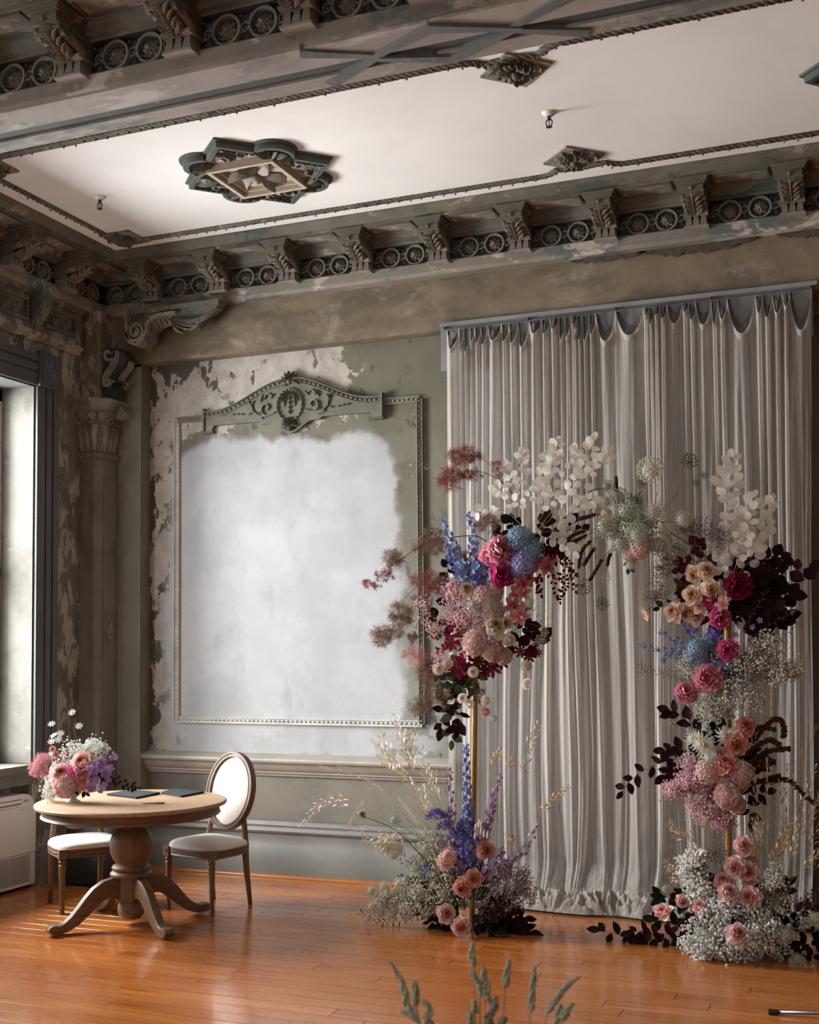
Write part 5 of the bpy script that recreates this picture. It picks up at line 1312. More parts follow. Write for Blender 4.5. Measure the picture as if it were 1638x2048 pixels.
# ---------------------------------------------------------------- gold poles
random.seed(21)
def pole(a, b, label):
    t = thing('gold_pole', label, 'pole', a); d = b - a
    g = G(); g.tube([(0, 0, .0), d], .0195, 20); put('pole_tube', g.mesh('pole', M['gold'], ang=40), t)
    g = G(); g.lathe([(.10, .0), (.10, .006), (.03, .010), (.024, .03), (.001, .031)], n=28); put('base_plate', g.mesh('bpl', M['gold'], ang=40), t)
    g = G(); g.lathe([(.0215, -.004), (.0215, .004), (.001, .006)], c=tuple(d), n=18); put('pole_cap', g.mesh('pcap', M['gold'], ang=40), t)
YL = 7.05; YP = 7.12
p1 = P(944, 1835, YL + .09); p1.z = 0.001; pole(p1, P(951, 1300, YL + .09) , 'gold pole of the left flower column, bare above the blue delphinium')
p2 = P(1457, 1858, YP + .09); p2.z = 0.001; pole(p2, P(1455, 1195, YP + .09), 'gold pole of the right flower column, showing between its flower clusters')

# ---------------------------------------------------------------- upper left arrangement
A = Arr('flower_arrangement', 'high cluster on the left gold pole with smoke bush, pink peonies and baby\'s breath', 'flowers', P(950, 1330, YL), YL)
A.stem([(955, 1300), (1005, 1180), (1000, 1120), (960, 1075), (900, 1075), (840, 1085)], 'stemdark', .0045, .03, 'bough')
A.stem([(955, 1240), (985, 1150), (1030, 1060), (1028, 992), (990, 955), (950, 940)], 'stemdark', .0035, .03, 'bough')
A.stem([(1028, 992), (1000, 960), (975, 925), (945, 912)], 'stemdark', .0025, .03, 'bough')
A.stem([(905, 1165), (860, 1165), (820, 1185), (785, 1225), (768, 1255)], 'stem', .0022, 0, 'bough')
A.stem([(850, 1085), (800, 1120), (760, 1150)], 'stemdark', .002, 0, 'bough')
for q in [('smoke_red', 930, 912, 40, 22, 520), ('smoke_red', 903, 958, 32, 28, 420), ('smoke_red', 945, 948, 25, 16, 200), ('smoke_red', 998, 935, 18, 24, 150),
          ('smoke_brown', 975, 1048, 28, 22, 330), ('smoke_brown', 858, 1093, 40, 22, 460), ('smoke_brown', 866, 1066, 26, 12, 160), ('smoke_brown', 788, 1118, 26, 24, 360), ('smoke_red', 742, 1168, 24, 13, 170), ('smoke_red', 768, 1150, 24, 16, 190),
          ('smoke_brown', 800, 1228, 28, 30, 440), ('smoke_brown', 765, 1272, 26, 26, 380), ('smoke_brown', 790, 1262, 20, 20, 200), ('smoke_red', 852, 1160, 32, 26, 320), ('smoke_brown', 885, 1172, 26, 24, 300), ('smoke_brown', 835, 1200, 18, 20, 100), ('smoke_pink', 832, 1312, 24, 24, 220), ('smoke_red', 830, 1275, 16, 14, 80),
          ('smoke_brown', 862, 1348, 36, 32, 560), ('smoke_brown', 842, 1412, 28, 24, 330), ('smoke_brown', 880, 1392, 30, 22, 300), ('smoke_brown', 955, 1385, 16, 24, 150), ('smoke_red', 925, 1115, 30, 14, 260), ('smoke_red', 968, 1120, 24, 20, 260), ('smoke_brown', 990, 1078, 12, 12, 80)]:
    A.smoke(*q, dy=random.uniform(-.05, .05))
# papery silver seed branches
for pts, n in (([(1050, 1075), (1040, 1000), (1018, 955), (1012, 935)], 12), ([(1055, 1075), (1060, 1000), (1048, 935), (1045, 910)], 12), ([(1060, 1075), (1085, 990), (1105, 930), (1118, 888)], 17), ([(1062, 1075), (1100, 1000), (1140, 940), (1150, 905)], 15),
               ([(1065, 1075), (1120, 1000), (1165, 940), (1185, 885)], 17), ([(1066, 1070), (1130, 1010), (1180, 950), (1200, 925), (1218, 905)], 14), ([(1060, 1075), (1040, 1020), (1010, 985), (992, 978)], 9), ([(1066, 1070), (1120, 1040), (1160, 1010), (1185, 1000)], 13),
               ([(1066, 1070), (1110, 1060), (1145, 1062), (1160, 1075)], 12), ([(1060, 1070), (1080, 1010), (1085, 960), (1090, 915)], 13), ([(1060, 1070), (1015, 1025), (975, 1020), (955, 1025)], 7), ([(1066, 1075), (1110, 1080), (1135, 1095), (1148, 1105)], 7)):
    A.branch(pts, 'silver', 'straw', n, 19, 'disc', .0014, -.02 + random.uniform(-.05, .05), start=.32, name='silver_branch', dr=.012)
for pts, n in (([(1060, 1110), (1035, 1060), (1020, 1045)], 8), ([(1070, 1110), (1085, 1060), (1092, 1040)], 8), ([(1080, 1110), (1120, 1070), (1140, 1045)], 9), ([(1085, 1110), (1130, 1085), (1165, 1060)], 9), ([(1070, 1115), (1110, 1110), (1120, 1090)], 8), ([(1050, 1120), (1015, 1090), (1000, 1062)], 7)):
    A.branch(pts, 'leafplum', 'stemdark', n, 22, 'round', .002, .05)
for pts, n in (([(940, 1290), (905, 1230), (895, 1150), (900, 1125)], 10), ([(940, 1300), (890, 1270), (872, 1235)], 7), ([(960, 1290), (1030, 1260), (1055, 1255)], 7), ([(1000, 1290), (1060, 1290), (1082, 1275)], 6)):
    A.branch(pts, 'leafplum', 'stemdark', n, 27, 'round', .0022, .06)
A.spike([(938, 1160), (915, 1110), (897, 1070), (885, 1040)], 'blue', 30, 11, label='blue flower spike')
A.spike([(955, 1150), (948, 1100), (943, 1050), (938, 1025)], 'blue', 30, 10, cols='violetblue')
A.spike([(950, 1190), (920, 1150), (900, 1115), (898, 1090)], 'blue', 20, 12, cols='violetblue'); A.spike([(958, 1190), (962, 1150), (972, 1120), (975, 1095)], 'blue', 20, 12)
A.spike([(935, 1180), (925, 1150), (930, 1125)], 'blue', 14, 12, tip=.8); A.spike([(960, 1185), (952, 1160), (958, 1130)], 'blue', 14, 13, tip=.8, cols='violetblue')
A.fls('hydrangea', 'bluehyd', [(1040, 1080, 27, -.02), (1062, 1102, 26, 0)]); A.fls('hydrangea', 'lilachyd', [(1048, 1122, 30, -.01), (1032, 1140, 20, 0)])
A.fls('peony', 'pink', [(1006, 1099, 28, -.06), (984, 1112, 23, -.04)]); A.fls('peony', 'magenta', [(1006, 1147, 24, -.05)]); A.fls('peony', 'hotpink', [(1000, 1135, 15, -.03)])
A.fls('orchid', 'orchid', [(1076, 1128, 17, -.02), (1094, 1133, 18, -.04), (1102, 1118, 13, 0), (1044, 1168, 19, -.03), (1058, 1158, 16, 0), (1034, 1186, 17, -.02)])
A.fls('orchid', 'dusty', [(1046, 1186, 17, -.03), (1026, 1212, 20, 0), (1040, 1232, 20, -.04), (1050, 1214, 16, 0), (1030, 1240, 14, -.01)])
for pts in ([(1080, 1120), (1110, 1110), (1135, 1125), (1150, 1150)], [(1085, 1125), (1120, 1125), (1140, 1150), (1150, 1178)], [(1090, 1130), (1105, 1155), (1115, 1185), (1118, 1200)], [(1085, 1125), (1105, 1140), (1130, 1160), (1130, 1180)], [(1070, 1110), (1090, 1095), (1115, 1095), (1130, 1115)], [(1080, 1140), (1078, 1165), (1080, 1185)]):
    A.branch(pts, 'burgundy', 'stemdark', 20, 9, 'leaf', .0012, 0, name='berry_spray', dr=.010)
A.fls('rose', 'cream', [(934, 1177, 14, -.06), (992, 1250, 21, -.07), (1014, 1245, 12, -.03)]); A.fls('hydrangea', 'pinkball', [(968, 1195, 24, -.02), (985, 1222, 24, 0), (990, 1185, 17, 0)]); A.fls('lace', 'lace', [(955, 1208, 20, -.06), (985, 1212, 16, -.07), (1058, 1205, 10, -.04)])
A.cloud('babys_breath', 'pinkgyp', 'stem', [(920, 1215, 42, 42), (935, 1245, 38, 26), (905, 1180, 26, 22)], 400, .0062, root=(940, 1290), label='pink baby\'s breath'); A.cloud('babys_breath', 'pinkgyp', 'stem', [(846, 1225, 24, 38), (870, 1262, 20, 18), (880, 1320, 22, 18)], 130, .0055, root=(915, 1300), label='pink baby\'s breath')
A.fls('carnation', 'pinkball', [(950, 1286, 25, -.07), (986, 1302, 22, -.05), (1006, 1312, 18, -.03), (965, 1262, 16, -.02), (995, 1275, 14, -.02)])
A.fls('star', 'burgundy', [(985, 1335, 24, 0), (958, 1322, 22, 0), (1002, 1322, 18, .02), (940, 1340, 18, .02), (1042, 1302, 15, -.02), (1058, 1312, 15, -.02), (1072, 1290, 9, 0), (1056, 1278, 8, 0), (1075, 1305, 10, 0), (970, 1345, 18, .02)])
for pts in ([(940, 1290), (915, 1265), (895, 1250)], [(940, 1300), (900, 1290), (880, 1300)], [(935, 1310), (915, 1320), (905, 1345)], [(940, 1300), (925, 1330), (922, 1350)], [(930, 1280), (905, 1270), (900, 1290)]): A.branch(pts, 'wine', 'stemdark', 14, 13, 'leaf', .0014, -.02, name='berry_spray', dr=.012)
for a, b, r in (((955, 1310), (1018, 1280), 12), ((940, 1330), (895, 1328), 12), ((940, 1335), (877, 1338), 13), ((950, 1330), (946, 1344), 12), ((1010, 1290), (1054, 1332), 11), ((1010, 1300), (1054, 1368), 12), ((930, 1300), (806, 1308), 9), ((950, 1350), (924, 1396), 11), ((955, 1350), (938, 1408), 11), ((960, 1350), (972, 1401), 11), ((965, 1350), (988, 1437), 9)):
    m_ = ((a[0] + b[0]) / 2 + random.uniform(-6, 6), (a[1] + b[1]) / 2 - 6); A.stem([a, m_, b], 'stem', .0012, -.03); A.fl('scabiosa', 'creamball', b[0], b[1], r, -.05)
A.stem([(960, 1350), (972, 1390), (970, 1423)], 'stem', .0012, -.03); A.fl('scabiosa', 'dusty', 970, 1424, 11, -.05)
A.stem([(1000, 1270), (1050, 1262), (1088, 1265)], 'stem', .0013); A.fls('umbel', 'lacewhite', [(1082, 1280, 12, 0), (1090, 1266, 8, 0)]); A.fls('scabiosa', 'creamball', [(1018, 1280, 14, -.06), (1053, 1332, 12, -.05)])
for pts, n in (([(940, 1320), (915, 1350), (900, 1375), (892, 1395)], 8), ([(950, 1320), (940, 1360), (930, 1385)], 8), ([(930, 1320), (890, 1340), (872, 1350)], 7), ([(960, 1330), (950, 1360), (945, 1375)], 7), ([(935, 1330), (905, 1345), (885, 1375)], 8)):
    A.branch(pts, 'leafgreen', 'stemdark', n, 24, 'leaf', .0022, .04)
for pts, n in (([(930, 1330), (912, 1390), (905, 1430), (903, 1480)], 11), ([(925, 1330), (900, 1385), (888, 1425), (882, 1455)], 8), ([(945, 1340), (925, 1400), (918, 1440), (915, 1455)], 8)): A.branch(pts, 'leafplum' if n == 8 else 'leafgrey', 'stemdark', n, 27, 'leaf', .0018, .02)
for k in range(5): A.grass([(1000, 1225), (1050 + 6 * k, 1215 + 9 * k), (1080 + 9 * k, 1190 + 14 * k)], 'statice', .5, 4, 12, 'oat', 0, .0007)
A.cloud('fine_filler', 'statice', 'stemdark', [(905, 1290, 20, 22), (975, 1160, 24, 12)], 60, .003)

# ---------------------------------------------------------------- green lace cluster in the middle
A = Arr('flower_arrangement', 'airy middle cluster of green lace flowers spanning the gap between the poles', 'flowers', P(1260, 1075, 7.05), 7.05)
A.stem([(1120, 1045), (1160, 1034), (1205, 1030), (1250, 1050), (1330, 1060), (1420, 1120)], 'stemdark', .0045, .05, 'bough')
A.stem([(1175, 985), (1195, 978), (1215, 982), (1235, 1020)], 'stemdark', .003, 0, 'bough')
A.fls('lace', 'lace', [(1213, 1052, 23, -.06), (1238, 995, 19, 0), (1258, 1030, 26, -.02), (1274, 1066, 21, -.07), (1245, 1086, 20, -.03), (1318, 1086, 25, 0), (1290, 1075, 18, .02), (1200, 1090, 13, 0), (1216, 972, 12, 0), (1210, 1005, 13, 0), (1300, 1045, 16, .02), (1270, 1010, 16, .03), (1232, 1065, 16, .02), (1260, 1110, 14, 0)])
A.fls('lace', 'lacewhite', [(1312, 1025, 19, -.02), (1369, 1037, 17, -.02), (1300, 938, 25, -.03), (1262, 1128, 12, 0), (1330, 1058, 12, 0)])
A.fls('umbel', 'leafgreen', [(1284, 966, 10, 0), (1379, 922, 15, 0), (1392, 966, 7, 0), (1408, 950, 7, 0), (1275, 1000, 10, 0), (1250, 1070, 10, -.03), (1205, 1207, 12, 0)]); A.fls('umbel', 'lacewhite', [(1210, 1155, 11, 0)]); A.fls('umbel', 'lacebrown', [(1168, 1173, 16, 0)])
A.fls('hydrangea', 'pinkball', [(1280, 1098, 20, -.01), (1262, 1106, 15, 0), (1213, 1028, 11, .02), (1296, 1092, 14, .01), (1232, 1040, 10, 0)])
for p in ([(1290, 1060), (1322, 1000), (1320, 950), (1305, 940)], [(1290, 1060), (1315, 985), (1308, 965), (1285, 962)], [(1300, 1045), (1350, 990), (1375, 935), (1380, 922)], [(1345, 1000), (1375, 960), (1410, 948)], [(1358, 985), (1380, 965), (1392, 966)], [(1290, 1040), (1340, 1044), (1368, 1040)], [(1220, 1100), (1213, 1140), (1203, 1180), (1206, 1205)], [(1240, 1080), (1205, 1120), (1175, 1165)], [(1240, 1080), (1220, 1110), (1212, 1155)]): A.stem(p, 'stem', .0017)
for p in ([(1240, 1062), (1190, 1065), (1150, 1082), (1135, 1088)], [(1240, 1068), (1195, 1075), (1165, 1100), (1158, 1135)], [(1235, 1075), (1200, 1085), (1180, 1110), (1168, 1130)], [(1240, 1080), (1210, 1110), (1195, 1135), (1180, 1160)], [(1240, 1058), (1185, 1060), (1150, 1068), (1130, 1085)], [(1235, 1060), (1200, 1030), (1175, 1034), (1158, 1038)], [(1240, 1085), (1220, 1110), (1215, 1130)], [(1238, 1010), (1234, 980), (1232, 955)]): A.grass(p, 'amaranth', .55, 5.5, 34, 'cat', 0, .0013, 'cattail_grass', 'stemdark')
A.branch([(1270, 1090), (1262, 1115), (1258, 1135)], 'leafgreen', 'stem', 7, 18, 'leaf', .0015, .03); A.branch([(1230, 1050), (1250, 1010), (1275, 990)], 'leafgreen', 'stem', 8, 12, 'thin', .0015, .0)
A.branch([(1275, 1050), (1300, 1030), (1325, 1050)], 'leafgreen', 'stem', 9, 14, 'thin', .0015, .0)

# ---------------------------------------------------------------- upper right arrangement
A = Arr('flower_arrangement', 'top cluster on the right gold pole with peach roses and dark plum foliage', 'flowers', P(1440, 1190, YP), YP)
A.cloud('sea_lavender', 'statice', 'stemdark', [(1405, 1062, 40, 32), (1375, 1050, 20, 14), (1345, 1115, 30, 28), (1318, 1150, 34, 34), (1310, 1195, 22, 18), (1440, 1075, 16, 30)], 200, .0042, root=(1420, 1140), label='brown-mauve sea lavender')
for pts, n in (([(1455, 1160), (1460, 1080), (1450, 1000), (1440, 955)], 15), ([(1458, 1160), (1475, 1060), (1468, 970), (1463, 915)], 17), ([(1460, 1160), (1490, 1080), (1500, 1020), (1510, 995)], 14), ([(1462, 1160), (1500, 1090), (1530, 1050), (1545, 1000)], 14), ([(1458, 1160), (1440, 1110), (1435, 1090)], 9), ([(1462, 1160), (1478, 1110), (1485, 1070), (1478, 1035)], 16), ([(1462, 1165), (1500, 1120), (1520, 1085)], 10), ([(1455, 1165), (1448, 1140), (1450, 1120)], 8), ([(1460, 1140), (1480, 1080), (1483, 1040)], 12)):
    A.branch(pts, 'silver', 'straw', n, 21, 'disc', .0014, random.uniform(-.05, .03), start=.28, name='silver_branch', dr=.014)
for pts, n in (([(1440, 1180), (1480, 1150), (1520, 1130), (1545, 1112), (1565, 1118)], 13), ([(1440, 1190), (1500, 1180), (1560, 1150), (1618, 1135)], 12), ([(1440, 1200), (1500, 1210), (1560, 1190), (1585, 1190)], 12), ([(1440, 1200), (1500, 1230), (1545, 1240), (1570, 1235)], 12), ([(1450, 1200), (1500, 1160), (1530, 1150)], 11), ([(1450, 1215), (1490, 1240), (1520, 1255)], 9), ([(1450, 1190), (1510, 1200), (1545, 1215)], 12), ([(1460, 1180), (1505, 1175), (1540, 1170)], 12), ([(1445, 1160), (1480, 1140), (1500, 1120)], 9), ([(1460, 1210), (1520, 1215), (1555, 1222)], 11)):
    A.branch(pts, 'leafplum', 'stemdark', n, 29, 'round', .0022, random.uniform(.0, .10))
for pts in ([(1440, 1170), (1410, 1110), (1395, 1090)], [(1440, 1180), (1385, 1130), (1362, 1125)], [(1440, 1180), (1400, 1165), (1358, 1145)], [(1440, 1190), (1390, 1185), (1365, 1170)], [(1440, 1200), (1415, 1225), (1430, 1250)], [(1440, 1200), (1400, 1200), (1370, 1210)]): A.branch(pts, 'burgundy', 'stemdark', 8, 22, 'round', .002, .05)
A.fls('rose', 'peach', [(1414, 1140, 18, -.06), (1388, 1150, 17, -.03), (1385, 1190, 19, -.07), (1424, 1180, 19, -.08), (1345, 1223, 18, -.06), (1372, 1226, 16, -.03), (1391, 1232, 16, -.03), (1400, 1214, 12, -.06)]); A.fl('bud', 'peach', 1290, 1228, 15, -.04, face=(-.6, -.3, -.7))
A.stem([(1290, 1222), (1310, 1212), (1345, 1200), (1400, 1190)], 'stemdark', .002)
A.fls('peony', 'wine', [(1478, 1173, 25, -.09)]); A.fls('peony', 'magenta', [(1418, 1201, 17, -.06)]); A.fls('peony', 'hotpink', [(1442, 1236, 20, -.08)]); A.fls('orchid', 'blush', [(1443, 1209, 14, -.12), (1450, 1200, 12, -.10)])
A.branch([(1440, 1180), (1460, 1150), (1440, 1135)], 'leafdark', 'stemdark', 9, 24, 'leaf', .002, .03); A.branch([(1430, 1210), (1370, 1200), (1320, 1215)], 'leafdark', 'stemdark', 10, 20, 'leaf', .002, .04); A.branch([(1430, 1170), (1400, 1170), (1370, 1180)], 'leafdark', 'stemdark', 10, 22, 'leaf', .002, .04)

# ---------------------------------------------------------------- blue cluster
A = Arr('flower_arrangement', 'second cluster on the right gold pole with blue delphinium, pink peonies and white baby\'s breath', 'flowers', P(1440, 1340, YP), YP)
A.cloud('babys_breath', 'gypdim', 'stemdark', [(1480, 1345, 60, 40), (1520, 1320, 50, 30), (1460, 1380, 60, 34), (1560, 1350, 44, 30), (1500, 1400, 60, 26), (1420, 1415, 40, 24), (1375, 1330, 24, 26), (1590, 1338, 16, 20), (1440, 1425, 40, 16), (1540, 1290, 34, 30)], 300, .0052, root=(1440, 1345), spread_y=.14)
A.fls('hydrangea', 'bluehyd', [(1396, 1300, 21, -.04), (1416, 1288, 17, 0), (1405, 1318, 15, -.02), (1387, 1318, 13, 0)]); 
A.spike([(1440, 1310), (1400, 1270), (1370, 1255), (1360, 1240)], 'blue', 18, 10, cols='violetblue'); A.spike([(1430, 1320), (1390, 1300), (1350, 1280), (1318, 1262)], 'blue', 24, 10); A.spike([(1420, 1330), (1370, 1315), (1320, 1300), (1275, 1288)], 'blue', 26, 9)
A.spike([(1430, 1310), (1430, 1280), (1425, 1260)], 'violetblue', 14, 11, tip=.8); A.spike([(1430, 1330), (1450, 1335), (1462, 1345)], 'blue', 12, 12, tip=.9, cols='lilachyd'); A.spike([(1400, 1320), (1355, 1300), (1325, 1315), (1330, 1325)], 'blue', 12, 9); A.spike([(1430, 1310), (1410, 1290), (1375, 1300)], 'blue', 14, 10, tip=.8)
A.fls('peony', 'pink', [(1416, 1356, 26, -.09), (1373, 1382, 21, -.07)]); A.fls('peony', 'hotpink', [(1456, 1301, 20, -.08)])
for b in ((1373, 1263), (1585, 1224), (1550, 1285), (1400, 1307), (1428, 1312), (1381, 1297), (1383, 1312), (1448, 1350), (1475, 1347)): A.stem([(1430, 1330), ((1430 + b[0]) / 2 + 4, (1330 + b[1]) / 2 + 6), b], 'stemdark', .0014); q = A.p(b[0], b[1]); g = G(); g.ico(q, .0125, 1.2); g.lathe([(.002, .012), (.010, .014), (.008, .017)], c=tuple(q), n=8); A.mesh('poppy_pod', g, F('pod'))
for p in ([(1440, 1340), (1490, 1290), (1540, 1250), (1585, 1224)], [(1440, 1345), (1500, 1320), (1570, 1270), (1600, 1245)], [(1440, 1330), (1480, 1270), (1510, 1220), (1535, 1180)], [(1430, 1350), (1370, 1345), (1310, 1340), (1280, 1330)], [(1430, 1355), (1370, 1360), (1330, 1350), (1285, 1345)]): A.branch(p, 'stem', 'stem', 16, 9, 'thin', .0015, -.02)
A.fls('floret', 'mauve', [(1480, 1250, 8, 0), (1500, 1280, 7, 0), (1520, 1240, 7, 0), (1490, 1310, 7, 0), (1505, 1255, 6, 0), (1470, 1270, 7, 0)])

# ---------------------------------------------------------------- third cluster
A = Arr('flower_arrangement', 'third cluster on the right gold pole with white spiky dahlias and pink hydrangeas', 'flowers', P(1440, 1560, YP), YP)
for pts, n in (([(1430, 1520), (1390, 1460), (1360, 1430), (1340, 1422)], 9), ([(1430, 1530), (1370, 1500), (1330, 1500)], 9), ([(1430, 1540), (1360, 1530), (1330, 1550)], 9), ([(1420, 1540), (1380, 1520), (1340, 1520), (1290, 1540), (1262, 1560), (1245, 1582)], 12), ([(1440, 1520), (1470, 1500), (1500, 1498)], 8), ([(1450, 1520), (1500, 1520), (1520, 1530)], 9), ([(1440, 1570), (1490, 1590), (1530, 1585)], 9), ([(1440, 1540), (1420, 1480), (1435, 1455)], 8), ([(1440, 1580), (1490, 1600), (1500, 1640)], 7), ([(1430, 1540), (1400, 1500), (1380, 1440)], 9)):
    A.branch(pts, 'leafplum' if n > 8 else 'leafdark', 'stemdark', n, 27, 'leaf', .002, random.uniform(.02, .08))
A.fls('dahlia', 'dahlia', [(1389, 1478, 20, -.06), (1409, 1490, 23, -.09), (1420, 1516, 20, -.10), (1451, 1471, 20, -.05)])
A.fls('openrose', 'salmon', [(1493, 1451, 19, -.03), (1474, 1490, 21, -.08), (1451, 1524, 23, -.12)]); A.fls('openrose', 'blush', [(1440, 1512, 17, -.07)])
A.fls('hydrangea', 'pinkball', [(1414, 1545, 25, -.08), (1482, 1545, 24, -.06), (1476, 1566, 20, -.04), (1450, 1560, 22, -.05)]); A.fls('carnation', 'pinkball', [(1454, 1592, 25, -.12), (1474, 1612, 17, -.08), (1462, 1602, 18, -.09)])
A.cloud('babys_breath', 'pinkgyp', 'stem', [(1395, 1575, 38, 32), (1400, 1620, 40, 26), (1365, 1570, 30, 22), (1345, 1580, 22, 14), (1425, 1600, 30, 30), (1385, 1530, 24, 20), (1445, 1640, 24, 14)], 360, .0060, root=(1430, 1560), label='pink baby\'s breath')
A.cloud('babys_breath', 'gypdim', 'stem', [(1375, 1515, 18, 22), (1412, 1432, 18, 14)], 80, .0052)
for p in ([(1470, 1530), (1510, 1480), (1545, 1440), (1565, 1445), (1568, 1475)], [(1470, 1540), (1510, 1495), (1540, 1480), (1560, 1490)], [(1470, 1550), (1520, 1510), (1550, 1500), (1580, 1498)], [(1470, 1550), (1515, 1525), (1550, 1525)], [(1475, 1560), (1520, 1540), (1545, 1520)], [(1470, 1540), (1500, 1475), (1520, 1455), (1550, 1460)], [(1480, 1570), (1530, 1565), (1575, 1560), (1620, 1600), (1638, 1612)], [(1480, 1575), (1530, 1560), (1560, 1552)]):
    A.grass(p, 'amaranth', .78, 7.5, 90, 'tassel', 0, .0014, 'amaranth_tassel', 'stemdark')
for b in ((1345, 1448), (1416, 1459), (1405, 1420)): A.stem([(1420, 1500), ((1420 + b[0]) / 2, (1500 + b[1]) / 2), b], 'stem', .0013); A.fl('bud', 'lace', b[0], b[1], 5)

# ---------------------------------------------------------------- floor arrangement left
FLY = 6.98
A = Arr('flower_arrangement', 'floor arrangement at the foot of the left gold pole with delphinium and dusty pink roses', 'flowers', (P(930, 1850, FLY).x, FLY, .001), FLY)
A.cloud('white_filler', 'yarrow', 'leafgreen', [(850, 1730, 40, 30, .02), (800, 1790, 42, 22, 0), (840, 1770, 40, 34, -.03), (880, 1800, 36, 30, -.05), (770, 1800, 26, 14, -.02), (860, 1690, 34, 26, .04), (900, 1740, 26, 30, 0), (830, 1815, 50, 14, -.08)], 190, .0064, root=(910, 1835), spread_y=.10)
for pts in ([(920, 1830), (880, 1800), (850, 1770)], [(920, 1830), (870, 1830), (830, 1820)], [(925, 1820), (880, 1760), (870, 1720)], [(925, 1830), (890, 1840), (860, 1845)], [(920, 1820), (860, 1790), (820, 1770)], [(925, 1810), (900, 1770), (890, 1740)], [(920, 1835), (860, 1815), (810, 1800)]): A.branch(pts, 'leafdark', 'stemdark', 12, 18, 'leaf', .0018, .08)
for c in ((745, 1782), (768, 1773), (765, 1808), (745, 1815), (783, 1830), (735, 1838), (797, 1765), (812, 1760), (785, 1800), (810, 1795), (790, 1785), (830, 1780), (815, 1830), (800, 1815), (845, 1790), (850, 1830), (785, 1708), (795, 1700), (842, 1715), (850, 1700), (866, 1770), (870, 1745), (812, 1833), (870, 1820), (890, 1790), (760, 1825)):
    A.branch([(900, 1820), ((900 + c[0]) / 2, (1820 + c[1]) / 2 - 4), c], 'leafgreen', 'stem', 16, 8, 'thin', .0014, 0); A.fl('lace', 'lacewhite' if random.random() < .5 else 'yarrow', c[0], c[1], random.uniform(8, 13), -.04)
for p in ([(930, 1800), (890, 1800), (800, 1820), (722, 1828)], [(930, 1800), (880, 1810), (820, 1838), (760, 1845)], [(920, 1800), (850, 1760), (800, 1760)]): A.branch(p, 'leafgreen', 'stem', 30, 12, 'thin', .0018, -.02)
A.cloud('sea_lavender', 'statice', 'stemdark', [(1000, 1770, 46, 36), (1035, 1790, 34, 30), (985, 1810, 44, 26), (1050, 1760, 22, 34), (1010, 1740, 26, 18)], 300, .0046, root=(960, 1840), label='brown-mauve sea lavender')
for pts, n in (([(950, 1840), (1000, 1840), (1030, 1850), (1062, 1862)], 10), ([(940, 1840), (980, 1860), (1000, 1875), (990, 1890)], 9), ([(950, 1840), (1010, 1830), (1050, 1835)], 10), ([(950, 1845), (1000, 1855), (1040, 1870)], 11), ([(945, 1850), (965, 1870), (985, 1885)], 8), ([(940, 1830), (975, 1825), (1005, 1812)], 9), ([(950, 1850), (990, 1845), (1020, 1862)], 11), ([(930, 1850), (900, 1845), (880, 1850)], 8), ([(940, 1800), (920, 1760), (905, 1740)], 8), ([(940, 1800), (955, 1770), (960, 1745)], 8)):
    A.branch(pts, 'leafdark' if n < 10 else 'leafplum', 'stemdark', n, 27, 'leaf', .0022, random.uniform(-.02, .10) if n != 9 else -.05)
A.spike([(938, 1800), (937, 1680), (934, 1580), (932, 1490)], 'violetblue', 66, 12, rad=.9, tip=.35, start=.22, cols='blue', label='tall blue delphinium spike')
A.spike([(930, 1800), (910, 1680), (902, 1600), (900, 1535)], 'mauve', 30, 9, start=.3, cols='sweetpea', name='purple_spike'); A.spike([(950, 1800), (965, 1680), (985, 1600), (1002, 1550)], 'sweetpea', 34, 9, start=.3, cols='mauve', name='purple_spike'); A.spike([(960, 1800), (1010, 1730), (1050, 1700), (1075, 1650)], 'mauve', 24, 9, start=.25, cols='sweetpea', name='purple_spike'); A.spike([(955, 1800), (975, 1660), (990, 1610)], 'sweetpea', 26, 8, start=.4, name='purple_spike')
A.spike([(925, 1800), (905, 1720), (898, 1650), (896, 1620)], 'sweetpea', 26, 10, start=.35, cols='mauve', name='purple_spike'); A.spike([(935, 1800), (925, 1700), (925, 1640)], 'violetblue', 26, 12, start=.4); A.spike([(945, 1790), (945, 1720), (945, 1680)], 'violetblue', 18, 12, start=.3)
for pts in ([(930, 1800), (890, 1720), (878, 1670)], [(935, 1800), (912, 1730), (908, 1690)], [(940, 1800), (930, 1740), (922, 1715)], [(945, 1800), (975, 1740), (1005, 1700)], [(950, 1800), (990, 1750), (1030, 1715)], [(950, 1800), (960, 1700), (970, 1650)]): A.spike(pts, 'sweetpea' if random.random() < .5 else 'violetblue', 20, 10, start=.35, tip=.5, cols='mauve', name='purple_spike')
for (cx, cy, R_, n) in ((872, 1640, 22, 34), (890, 1660, 18, 26), (930, 1655, 16, 22), (918, 1678, 20, 24), (948, 1690, 16, 18), (852, 1745, 18, 12)):   # agapanthus heads
    g = G(); c = A.p(cx, cy, -.03); g.cm = 1; g.tube([A.p(930, 1820), c], .0022, 4)
    for p in fib(n, .7):
        d = (p + V3((0, 0, .5))).normalized(); e = c + d * R_ * A.m(cx); g.cm = 1; g.strip([c, c.lerp(e, .6)], .0012); g.cm = 0; g.tube([c.lerp(e, .55), c.lerp(e, .85), e], [.0015, .0045, .0025], 5)
        for k in range(4): g.petal(c.lerp(e, .85), d + V3((random.gauss(0, .6), random.gauss(0, .6), random.gauss(0, .6))), d, .018, .008, .1, .1, 0, 2)
    A.mesh('agapanthus', g, [F('violetblue'), F('stem')])
